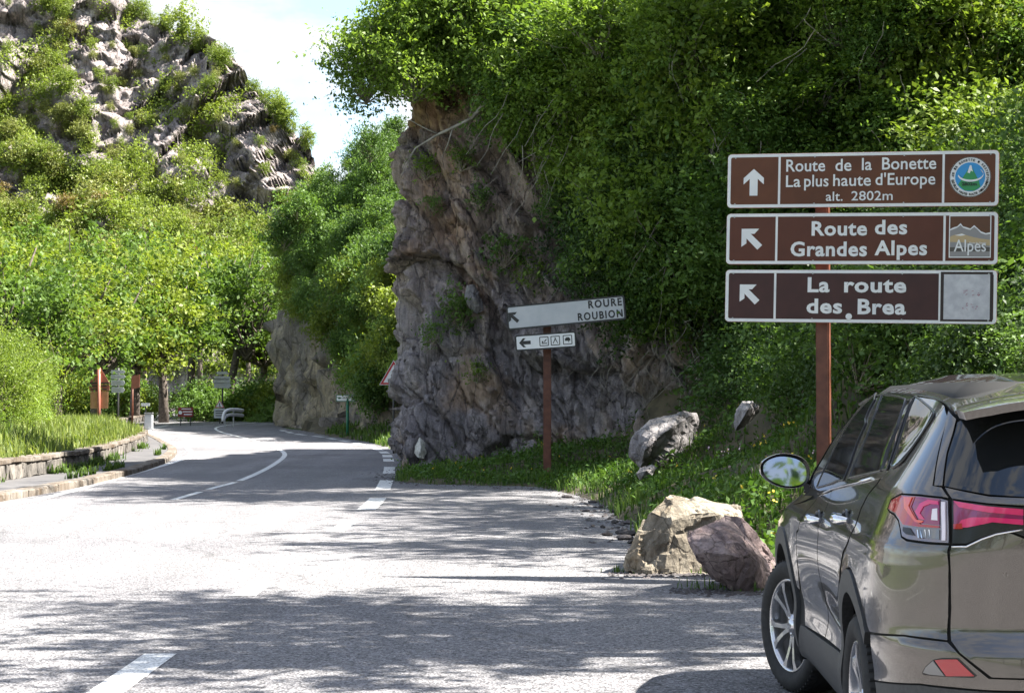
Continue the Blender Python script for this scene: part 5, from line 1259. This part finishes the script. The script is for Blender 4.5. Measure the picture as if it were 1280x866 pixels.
# dark inner shell
ns_, nz_ = 150, 60; a_, b_ = np.meshgrid(np.linspace(SREAR, SFRONT, ns_), np.linspace(.20, 1.645, nz_), indexing='ij')
p3 = S(a_, b_)-Snorm(a_, b_)*.014; p3 = p3.reshape(-1, 3)
xx, zz = p3[:, 0], p3[:, 2]
fcs = grid_faces(ns_, nz_); cen = p3[fcs].mean(1)
hole = (np.hypot(cen[:, 0]-0, cen[:, 2]-.40) < .425) | (np.hypot(cen[:, 0]-WB, cen[:, 2]-.40) < .425); hole &= abs(cen[:, 1]) > .5
fcs = fcs[~hole]; Vv_ = np.concatenate([p3, p3*[1, -1, 1]]); fcs2 = np.concatenate([fcs, fcs[:, ::-1]+len(p3)])
link('body_shell', npmesh('body_shell', Vv_, fcs2, BLK, smooth=True), car)
lid = MB(); lid.box((1.2, 0, .24), (3.9, 1.5, .04)); lid.build('underbody', BLK, car)
# roof surface in (x, y)
RXS, RZS = [-.95, -.72, -.4, .2, .8, 1.3, 1.75], [1.570, 1.600, 1.640, 1.674, 1.682, 1.662, 1.59]
def rwv(x): return Wz(np.maximum(x, XR0), pch(x, RXS, RZS)-.085)
def roofz(x, y):
    t = np.abs(y)/rwv(x); return pch(x, RXS, RZS)-.085*t**3.4+.007*np.exp(-((np.abs(y)-.36)/.04)**2)
def RF(x, y): return np.stack([x, y, roofz(x, y)], -1)
def RFN(x, y, e=1e-3):
    a = RF(x+e, y)-RF(x-e, y); b = RF(x, y+e)-RF(x, y-e); n = np.cross(a, b); return n/(np.linalg.norm(n, axis=-1, keepdims=True)+1e-12)
rw = lambda x: float(rwv(np.array(x)))-.004
rp = [(-.70, -rw(-.7)), (-.5, -rw(-.5)), (-.3, -rw(-.3)), (.2, -rw(.2)), (.8, -rw(.8)), (1.3, -rw(1.3)), (1.50, -rw(1.5)), (1.56, -.5), (1.62, 0), (1.56, .5), (1.50, rw(1.5)), (1.3, rw(1.3)), (.8, rw(.8)), (.2, rw(.2)), (-.3, rw(-.3)), (-.5, rw(-.5)), (-.70, rw(-.7)), (-.74, 0)]
panel('roof', [rp], PT, fn=RF, fnn=RFN, mirror=False, step=.05, off=.004)
# spoiler: overhanging shell behind the roof
def SPF(x, y):
    t = (-.71-x)/.21; return np.stack([x, y, 1.602-.012*t-.070*(np.abs(y)/.64)**3.2-.018*t*t], -1)
def SPN(x, y, e=1e-3):
    a = SPF(x+e, y)-SPF(x-e, y); b = SPF(x, y+e)-SPF(x, y-e); n = np.cross(a, b); return n/(np.linalg.norm(n, axis=-1, keepdims=True)+1e-12)
sp_ = panel('spoiler', [[(-.705, -.635), (-.745, 0), (-.705, .635), (-.77, .650), (-.85, .640), (-.89, .56), (-.92, .35), (-.93, 0), (-.92, -.35), (-.89, -.56), (-.85, -.640), (-.77, -.650)]], PT, fn=SPF, fnn=SPN, mirror=False, step=.04, depth=.03, off=.004)
panel('spoiler_underside', [[(-.72, -.60), (-.75, 0), (-.72, .60), (-.84, .60), (-.90, .35), (-.91, 0), (-.90, -.35), (-.84, -.60)]], TRM, sp_, fn=SPF, fnn=SPN, mirror=False, step=.06, off=-.028, depth=.004)
# ---------- side: outlines traced in photo pixels, laid on the body
Sx = lambda L_: [sz(*p) for p in L_]
# upper (greenhouse) frame in paint
top_z = 1.60
_rz = lambda x: float(pch(np.array(x), RXS, RZS))-.088
fr = [(-.50, _rz(-.5)), (-.2, _rz(-.2)), (.2, _rz(.2)), (.8, _rz(.8)), (1.1, _rz(1.1)), (1.5, _rz(1.25)), (2.1, _rz(1.4)), (2.9, _rz(1.5)), (2.95, 1.13), (2.0, 1.135), (1.2, 1.165), (.5, 1.20), (.08, 1.245), (-.1, 1.26)]
panel('roof_frame', [fr], PT, off=.001)
panel('windscreen', [[(X1F+.08, 1.10), (SFRONT, 1.10), (SFRONT, 1.56), (X1F+.08, 1.56)]], GLS, off=.002)
qg = Sx([(1145, 496), (1150, 499), (1168.5, 517), (1168, 521), (1157.7, 536.5), (1142, 560), (1130, 576), (1124, 581), (1116.5, 585), (1115, 581), (1126, 548), (1136, 518)])
rg_ = Sx([(1104, 494), (1118.5, 495.3), (1133, 499.5), (1131, 507), (1122, 535), (1110, 562), (1102.5, 588), (1090, 591), (1062.6, 597), (1070, 578), (1085, 545), (1096, 515)])
rg2 = Sx([(1134.5, 500.5), (1140.5, 499.5), (1134, 517), (1124, 545), (1114, 575), (1110.6, 586.5), (1104, 587.5), (1112, 562), (1124, 535)])
fg = Sx([(1096, 492), (1094, 500), (1083, 530), (1070, 560), (1055.7, 600), (1040, 604), (1022, 609), (1029, 592), (1043, 562), (1054, 542), (1068, 521), (1082, 504)])
for nm, pl in (('rear_side_window', qg), ('rear_door_window', rg_), ('rear_door_vent_window', rg2), ('front_door_window', fg)):
    wo = panel(nm, [pl], GLS2, off=.0045, step=.03, depth=.004)
def border(nm, pl, wd=.010, m=TRM):
    n = len(pl); cx_, cz_ = sum(p[0] for p in pl)/n, sum(p[1] for p in pl)/n; P = densify(pl, .02)
    for sg in (1, -1):
        b = MB(); q = S(np.array([p[0] for p in P]), np.array([p[1] for p in P])); nn = Snorm(np.array([p[0] for p in P]), np.array([p[1] for p in P])); q = (q+nn*.004)*[1, sg, 1]; b.tube([*map(tuple, q), tuple(q[0])], wd*.5, 6, False); b.build(nm, m, car)
for pl in (qg, rg_, rg2, fg): border('window_seal', pl)
print('pts', sz(1118, 585), sz(1187, 624), sz(1187.5, 681), sz(1186, 800), sz(1086, 791), sz(1058, 704), sz(1153, 840), sz(1022, 789), sz(1179, 607))
# lower outlines in (s, z)
AR, AZ = .435, .375                      # arch opening outer edge of the plastic moulding
def arc(x0, a0, a1, r=AR, n=14, zc=AZ): return [(x0+r*math.cos(R(a0+(a1-a0)*i/n)), zc+r*math.sin(R(a0+(a1-a0)*i/n))) for i in range(n+1)]
beltF = [(2.0, 1.115), (1.235, 1.155)]; beltR = [(1.215, 1.157), (.6, 1.20), (.12, 1.245)]
seam = [(.12, 1.235), (.135, 1.20), (.22, 1.13), (.29, 1.05), (.36, .95), (.42, .80), (.445, .70)]
panel('front_door', [[(2.02, 1.11), (1.235, 1.15), (1.235, .47), (1.95, .44), (2.08, .60), (2.10, .85)]], PT, label='front door')
SM = [sz(*p) for p in ((1104.5, 592.5), (1097, 605), (1085, 619.5), (1076.4, 636.8), (1070, 656.5), (1062.6, 671))]; print('seam', SM)
rd = [(1.215, 1.152), (.6, 1.195)]+[(a+.03, b) for a, b in SM]+[(.36, .93), (.44, .84), (.49, .70), (.52, .56), (.56, .485), (1.215, .47)]
panel('rear_door', [rd], PT)
fd = [(2.12, .60), (2.12, .84), (2.04, 1.10), (2.4, 1.075), (2.9, 1.02), (3.3, .98), (3.6, .93), (3.6, .72), (WB+.52, .72)]+[q for q in arc(WB, 40, 150, .50)]
panel('front_fender', [fd], PT)
panel('bonnet', [[(X1F+.1, 1.0), (SFRONT, 1.0), (SFRONT, 1.085), (X1F+.1, 1.085), (2.4, 1.10), (2.5, 1.085)]], PT, step=.04)
panel('front_bumper', [[(3.62, .30), (SFRONT, .30), (SFRONT, .95), (3.62, .90)]], PT, step=.05)
GAPs = [sz(1186.0, 624), sz(1185.5, 681), sz(1184.5, 799)]
# quarter panel with the lamp cut out of its corner
lamp = Sx([(1111.5, 636), (1116, 625), (1128, 619), (1150, 620.5), (1177, 623.5), (1185.5, 626), (1185.8, 678.5), (1160, 677), (1135, 673.5), (1128.5, 670), (1127, 661), (1125, 650), (1120, 642.5), (1113.5, 638.5)])
qp = [(.10, 1.255), (.12, 1.20), (.20, 1.125), (.27, 1.05), (.34, .95), (.40, .86)]+arc(0, 66, 128, .525)+[sz(1087, 789)]
qp = qp+Sx([(1130, 792.5), (1160, 796.5), (1184.5, 799.5), (1185.5, 740), (1186, 681.5), (1160, 680), (1133, 676.5), (1126, 671), (1124.5, 660), (1122.5, 651), (1118, 644.5), (1111.5, 640), (1109, 636), (1113.5, 623.5), (1127, 616), (1150, 617.5), (1177, 620.5), (1186, 622), (1178.5, 608.5), (1166, 607)])+[(-.62, 1.40), (-.50, 1.575), (-.1, 1.40)]
qpoly = [(SM[0][0]+.0, SM[0][1]+.012)]+SM[1:]+[(.30, .93), (.36, .87)]+arc(0, 50, 132, .525)+[sz(1087, 789)]+Sx([(1130, 792.5), (1160, 796.5), (1184, 799.5), (1184.8, 770), (1185.3, 740), (1185.8, 710), (1186, 681.5), (1160, 680), (1133, 676.5), (1126, 671), (1124.5, 660), (1122.5, 651), (1118, 644.5), (1111.5, 640), (1109, 636), (1113.5, 623.5), (1127, 616), (1150, 617.5), (1177, 620.5), (1185.5, 622), (1177, 609), (1165.5, 607), (1168, 590), (1176, 550), (1184, 520)])+[(-.50, _rz(-.5))]
panel('quarter_panel', [qpoly], PT, step=.026)
# tail lamp: housing and lenses
def inset(P, f): cx_, cz_ = sum(p[0] for p in P)/len(P), sum(p[1] for p in P)/len(P); return [(cx_+(p[0]-cx_)*f, cz_+(p[1]-cz_)*f) for p in P]
hs = panel('tail_lamp', [lamp], mat('lamp_housing', (.22, .19, .20), .2, .7, .6, .5), off=.004, step=.03)
panel('red_lens', [Sx([(1113, 636), (1117, 626), (1128.5, 620.5), (1146, 621.5), (1141, 634), (1152, 655.5), (1175.5, 657.5), (1175.5, 660), (1150, 658.5), (1131, 656), (1127.5, 650), (1122, 641.5)])], REDL, hs, off=.009, step=.02)
panel('purple_lens', [Sx([(1147, 621.5), (1176, 624.5), (1175.5, 656.5), (1153, 654.5), (1142.5, 634)])], PUR, hs, off=.009, step=.02)
panel('light_band', [Sx([(1147, 640), (1153, 630), (1163, 625.5), (1175, 627), (1175, 631.5), (1165, 630.5), (1157, 634), (1152.5, 642), (1158.5, 650), (1152, 649)])], PNK, hs, off=.0125, step=.015, depth=.004)
panel('light_band', [Sx([(1133, 622), (1143, 623), (1139, 633), (1148, 650), (1157, 651.5), (1154, 654), (1147, 653), (1134, 636)])], mat('orange_red_lens', (.70, .09, .05), .1, 0, .7, .8), hs, off=.0125, step=.015, depth=.004)
panel('reflector_face', [Sx([(1168, 637), (1174, 636), (1174, 651), (1166.5, 650.5)])], WHL, hs, off=.0125, step=.02, depth=.004)
panel('white_strip', [Sx([(1178.5, 628), (1183, 628), (1183, 676), (1178.5, 675.5)])], WHL, hs, off=.011, step=.02)
panel('clear_lens', [Sx([(1146, 660.5), (1175.5, 662), (1175.5, 674.5), (1151, 671.5)])], CLR, hs, off=.009, step=.02)
panel('dark_lens', [Sx([(1131, 659), (1139, 660), (1145, 669.5), (1134.5, 668), (1130.5, 664)])], TRM, hs, off=.009, step=.02)
for xx in (1149, 1153, 1158, 1163, 1168): 
    panel('lamp_rib', [Sx([(xx, 662.5), (xx+1.2, 662.5), (xx+2.1, 673), (xx+1, 673)])], CHR, hs, off=.012, step=.02, depth=.004)
# tailgate
rc = SREAR
def rear_pt(px, py): return sz(px, py)
gapT = Sx([(1190, 623), (1189.5, 681), (1189, 800.5)])
zt = lambda p: p[1]
tg = [Sx([(1180.5, 609)])[0], gapT[0], Sx([(1190, 682.5)])[0], gapT[2]]
lowz = sz(1189, 801)[1]
body_t = [Sx([(1189.5, 683)])[0], sz(1189, 720), sz(1189, 760), gapT[2], sz(1200, 815), sz(1240, 846), (rc, sz(1270, 848)[1]), (rc, .99), (-1.55, .985), sz(1262, 666), sz(1245, 669), sz(1228, 674), sz(1208, 682), sz(1200, 683.5)]
panel('tailgate', [body_t], PT, step=.03)
band = [sz(1181, 609), sz(1190, 622.5), sz(1235, 628.5), sz(1279, 631.5), (rc, sz(1279, 632)[1]), (rc, sz(1279, 623)[1]), sz(1279, 622.5), sz(1236, 620.5)]
panel('tailgate_shoulder', [band], PT, step=.03)
lb_ = panel('tailgate_lamp', [[sz(1190.5, 625), sz(1235, 631), sz(1279, 634), (rc, sz(1279, 634)[1]), (rc, .999), (-1.55, .995), sz(1262, 663), sz(1245, 666), sz(1228, 671), sz(1208, 679), sz(1190.5, 679)]], TRM, off=.002, step=.03)
def bandp(pts_t, pts_b, m, nm='light_band', off=.007): panel(nm, [Sx(pts_t)+Sx(pts_b[::-1])], m, lb_, off=off, step=.02, depth=.005)
bandp([(1193, 626), (1235, 632.5), (1278.5, 636)], [(1193, 661), (1205, 659), (1235, 650), (1278.5, 656)], PUR, 'purple_lens', .006)
bandp([(1193, 626.5), (1235, 633), (1278.5, 636.5)], [(1200, 634), (1235, 640.5), (1278.5, 644)], PNK, off=.009)
bandp([(1203, 650), (1215, 646.5), (1240, 646.5), (1278.5, 649)], [(1195, 659.5), (1210, 659), (1240, 652.5), (1278.5, 656)], PNK, off=.009)
bandp([(1193, 655), (1203, 654)], [(1193, 661), (1204, 661)], REDL, 'red_lens', .010)
for t_ in ([(1190, 683), (1208, 683), (1228, 673.5), (1245, 667.5), (1262, 664.5), (1278, 662)],):
    q = [S(np.array(a), np.array(b))+Snorm(np.array(a), np.array(b))*.004 for a, b in Sx(t_)]
    for sg in (1, -1): MB().tube([(p[0], sg*p[1], p[2]) for p in q], .0035, 6).build('chrome_line', CHR, car)
# rear screen, its frame strip
panel('rear_window', [[sz(1197, 527.5), sz(1185.5, 567), sz(1180.5, 607), sz(1236, 618), sz(1279, 621), (rc, sz(1279, 621.5)[1]), (rc, 1.545), (-1.0, 1.545)]], GLS, off=.001)
panel('tailgate_frame', [Sx([(1186.5, 514), (1196, 524), (1184, 566), (1178.5, 607.5), (1168.5, 607), (1173, 575)])], PT, off=.004)
# bumper
bz = sz(1187, 801)[1]
bmp = [sz(1088, 792.5), sz(1130, 795), sz(1184, 802), sz(1198, 817), sz(1236, 848), (rc, sz(1262, 851)[1]), (rc, sz(1262, 862)[1]), sz(1240, 862), sz(1190, 858), sz(1150, 853.5), sz(1093, 849)]
panel('rear_bumper', [bmp], PT, step=.026)
panel('lower_bumper', [[sz(1093, 851.5), sz(1150, 856), sz(1190, 861), sz(1240, 865), (rc, sz(1262, 865)[1]), (rc, .27), (-.62, .27)]], PLA, off=-.002)
panel('number_plate_recess', [[(rc, .72), (-1.42, .72), (-1.44, .86), (rc, .86)]], TRM, off=.003)
rfx = panel('rear_reflector', [Sx([(1153.4, 840), (1158, 832), (1167.5, 823.6), (1177, 821.8), (1198, 822), (1221.4, 844), (1217.5, 846.5), (1180, 845), (1155, 842.4)])], TRM, off=.004, step=.02)
panel('clear_lens', [Sx([(1155.5, 839.5), (1159, 833), (1168, 825), (1182, 843.5), (1156.5, 841)])], CLR, rfx, off=.009, step=.02)
panel('red_lens', [Sx([(1170, 824.5), (1178, 823.3), (1197, 823.5), (1218, 844), (1184, 843.8)])], REDL, rfx, off=.009, step=.02)
# fuel flap outline
fq = [(-.16, 1.02), (-.30, 1.04), (-.36, 1.0), (-.34, .86), (-.20, .84), (-.15, .90)]
# plastic sill and arch mouldings
panel('sill_trim', [[(.62, .475), (1.2, .455), (2.05, .43), (2.20, .26), (1.2, .25), (.50, .25), (.47, .40)]], PLA, off=.006, step=.04)
for x0, a0, a1 in ((0, -12, 142), (WB, 20, 188)):
    panel('arch_moulding', [arc(x0, a0, a1, .515, 24)+arc(x0, a1, a0, .425, 24)], PLA, off=.008, step=.03, depth=.05)
for x0, sg in ((0, 1), (0, -1), (WB, 1), (WB, -1)):
    b = MB(); n = 30
    for sg in (sg,):
        prev = None; rr = .43
        for i in range(n+1):
            a = R(-20+220*i/n); cur = [b.b.verts.new((x0+rr*math.cos(a), sg*.86, .375+rr*math.sin(a))), b.b.verts.new((x0+rr*math.cos(a), sg*.50, .375+rr*math.sin(a)))]
            if prev: b.b.faces.new((prev[0], cur[0], cur[1], prev[1]))
            prev = cur
        b.box((x0, sg*.50, .55), (.86, .02, .62))
    b.build('wheel_well', BLK, car)
# roof drip line seal
for sg in (1, -1):
    xs3 = np.linspace(-.62, 1.5, 24); MB().tube([(x, sg*rw(x), float(roofz(np.array(x), np.array(rw(x))))-.002) for x in xs3], .006, 6).build('roof_seal', TRM, car)
b = MB().tube([(-.32, .0, 1.66), (-.36, 0, 1.70), (-.46, 0, 1.712)], [.03, .02, .006], 8); b.build('roof_antenna', PT, car)
for sg in (1, -1):
    q = [S(np.array(a), np.array(z_)) for a, z_ in ((2.02, 1.118), (1.6, 1.138), (1.2, 1.162), (.8, 1.188), (.4, 1.222), (.12, 1.25))]
    MB().tube([(p[0], sg*(p[1]+.005), p[2]) for p in q], .006, 6).build('belt_trim', CHR, car)
def handle(s, z):
    for sg in (1, -1):
        p = S(np.array(s), np.array(z)); x, y, z_ = p
        h = MB().tube([(x+.12, sg*(y+.004), z_+.004), (x+.09, sg*(y+.034), z_+.004), (x, sg*(y+.046), z_+.002), (x-.09, sg*(y+.038), z_), (x-.13, sg*(y+.006), z_)], [.012, .019, .022, .020, .012], 12).build('door_handle', CHR, car)
        b = MB().lathe([(.001, 0), (.034, .004), (.045, .012), (.05, .0)], 20); bmesh.ops.transform(b.b, matrix=Matrix.Translation((x-.01, sg*(y-.004), z_)) @ Matrix.Diagonal((1.4, sg*1, .9, 1)), verts=b.b.verts); b.build('handle_cup', TRM, h)
h1, h2 = sz(1017.6, 646), sz(1058.5, 649); print('handles', h1, h2)
handle(1.36, h1[1]); handle(.46, h2[1])
# mirrors
for sg in (1, -1):
    mx_, my_, mz_ = 1.98, 1.005, 0; 
    cw = at(981, 588, CY0+1.98+.05); yl = (CX0+1.98*math.sin(CTH)-cw.x)/math.cos(CTH); mz_ = cw.z
    b = MB(); prof = [(1.0, 0), (1.04, .02), (1.03, .05), (.93, .10), (.70, .15), (.35, .18), (.01, .19)]; W_m, H_m = .124, .086; n = 36; rings = []
    def sh(k, r_): a = 2*math.pi*k/n; c_, s_ = math.cos(a), math.sin(a); q = 1/(abs(c_)**2.6+abs(s_)**2.6)**(1/2.6); yy_ = q*c_; zz_ = q*s_; return W_m*r_*yy_, H_m*r_*zz_*(1-.30*max(yy_, 0)**1.5)+.010*yy_+.0*yy_
    for r_, d_ in prof: rings.append([b.b.verts.new((mx_+d_, sg*(yl+sh(k, r_)[0]), mz_+sh(k, r_)[1])) for k in range(n)])
    for r0_, r1_ in zip(rings, rings[1:]):
        for k in range(n): f = b.b.faces.new((r0_[k], r0_[(k+1) % n], r1_[(k+1) % n], r1_[k])); f.smooth = True
    mo = b.build('mirror', PT, car)
    b = MB(); r0_ = [b.b.verts.new((mx_+.001, sg*(yl+sh(k, .99)[0]), mz_+sh(k, .99)[1])) for k in range(n)]; r1_ = [b.b.verts.new((mx_+.012, sg*(yl+sh(k, .88)[0]), mz_+sh(k, .88)[1])) for k in range(n)]
    for k in range(n): b.b.faces.new((r0_[k], r0_[(k+1) % n], r1_[(k+1) % n], r1_[k]))
    b.build('mirror_rim', TRM, mo)
    b = MB(); rr_ = [b.b.verts.new((mx_+.016+.17*sh(k, .89)[1], sg*(yl+sh(k, .89)[0]), mz_+sh(k, .89)[1])) for k in range(n)]; b.b.faces.new(rr_)
    g_ = b.build('mirror_glass', mat('sky_tinted_mirror', (.30, .36, .46), .02, 1.0) if 'sky_tinted_mirror' not in bpy.data.materials else bpy.data.materials['sky_tinted_mirror'], mo)  # blue of the reflected sky put into the glass colour
    MB().tube([(mx_+.08, sg*(yl-.09), mz_-.055), (mx_+.07, sg*(yl-.16), mz_-.075), (mx_+.05, sg*.86, mz_-.09)], [.03, .028, .035], 10).build('mirror_arm', TRM, mo)
# wheels
ALU = mat('alloy', (.62, .62, .64), .22, .9); RUB = simple('tyre_rubber', (.014, .014, .015), (.024, .024, .025), 30, .75, .2)
def wheel(x, sg, steer):
    e = empty('wheel', (x, sg*.80, .358)); e.parent = car; e.rotation_euler = (0, 0, steer+(0 if sg > 0 else math.pi))
    # local: y outward
    R0 = .358; pr = [(.245, .085), (.262, .105), (.30, .118), (.332, .112), (.348, .095), (.357, .06), (.358, 0), (.357, -.06), (.348, -.095), (.33, -.11), (.26, -.10), (.24, -.085)]
    t = MB().lathe(pr, 72).build('tyre', RUB, e)
    b = MB()
    for k in range(0):
        pass
    for yy_ in (-.055, -.02, .02, .055): b.lathe([(.3585, yy_-.004), (.3515, yy_), (.3585, yy_+.004)], 60)
    for k in range(60):
        a = 2*math.pi*k/60
        for y_ in (.084, -.084): b.box((.3505*math.cos(a), y_, .3505*math.sin(a)), (.010, .03, .010), Matrix.Rotation(-a, 4, 'Y'))
    tag(b.build('tread', RUB, t), kind='stuff')
    r_ = MB().lathe([(.252, .092), (.249, .100), (.240, .098), (.232, .080), (.225, .03), (.222, -.07), (.235, -.085)], 72).build('rim', ALU, e)
    MB().lathe([(.001, -.02), (.14, -.02), (.16, -.025), (.16, -.04)], 40).build('brake_disc', mat('disc_steel', (.22, .21, .20), .4, .8) if 'disc_steel' not in bpy.data.materials else bpy.data.materials['disc_steel'], e)
    MB().lathe([(.001, -.06), (.22, -.06)], 40).build('wheel_back', BLK, e)
    b0 = MB(); 
    for dd in (.20, -.20):
        a0, a1 = dd*.75, dd*1.45; P0 = [(.055, a0), (.245, a1)]
        pts = []
        for r1, a1_, wd, y1 in ((.045, a0, .016, .078), (.12, a0*.85+a1*.15, .011, .083), (.19, a0*.45+a1*.55, .013, .092), (.243, a1, .021, .094)):
            for s2_ in (-1, 1):
                th = a1_; px_, pz_ = r1*math.cos(th)-s2_*wd*math.sin(th), r1*math.sin(th)+s2_*wd*math.cos(th); pts.append((px_, y1, pz_))
        for i in range(3):
            q = [pts[2*i], pts[2*i+1], pts[2*i+3], pts[2*i+2]]; f_ = [b0.b.verts.new(p) for p in q]; k_ = [b0.b.verts.new((p[0], p[1]-.035, p[2])) for p in q]
            b0.b.faces.new(f_); b0.b.faces.new((f_[0], k_[0], k_[1], f_[1])) if i == 0 else None
            b0.b.faces.new((f_[1], k_[1], k_[2], f_[2])); b0.b.faces.new((f_[3], k_[3], k_[0], f_[0]))
    bmesh.ops.remove_doubles(b0.b, verts=b0.b.verts, dist=1e-5)
    sm_ = b0.mesh('spoke', ALU)
    for k in range(5):
        o = link('spoke', sm_, e); o.rotation_euler = (0, R(72*k+18), 0)
    h_ = MB().lathe([(.001, .096), (.028, .095), (.034, .088), (.060, .080), (.066, .04)], 32).build('hub', ALU, e)
    for k in range(5): a = R(72*k+54); MB().lathe([(.001, .088), (.008, .087), (.009, .07)], 10).build('wheel_bolt', CHR, e).location = (.045*math.cos(a), 0, .045*math.sin(a))
    ring('emblem', [(.021*math.cos(t), .014*math.sin(t)) for t in np.linspace(0, 6.28, 24)[:-1]], [(.018*math.cos(t), .011*math.sin(t)) for t in np.linspace(0, 6.28, 24)[:-1]], .0965, CHR, h_)
    ring('emblem', [(.007*math.cos(t), .013*math.sin(t)) for t in np.linspace(0, 6.28, 24)[:-1]], [(.005*math.cos(t), .011*math.sin(t)) for t in np.linspace(0, 6.28, 24)[:-1]], .0968, CHR, h_)
    return e
wheel(0, 1, 0); wheel(0, -1, 0); wheel(WB, 1, R(19)); wheel(WB, -1, R(19))
print('car', time.time()-T0, len(bpy.data.objects), sum(len(m.polygons) for m in bpy.data.meshes))
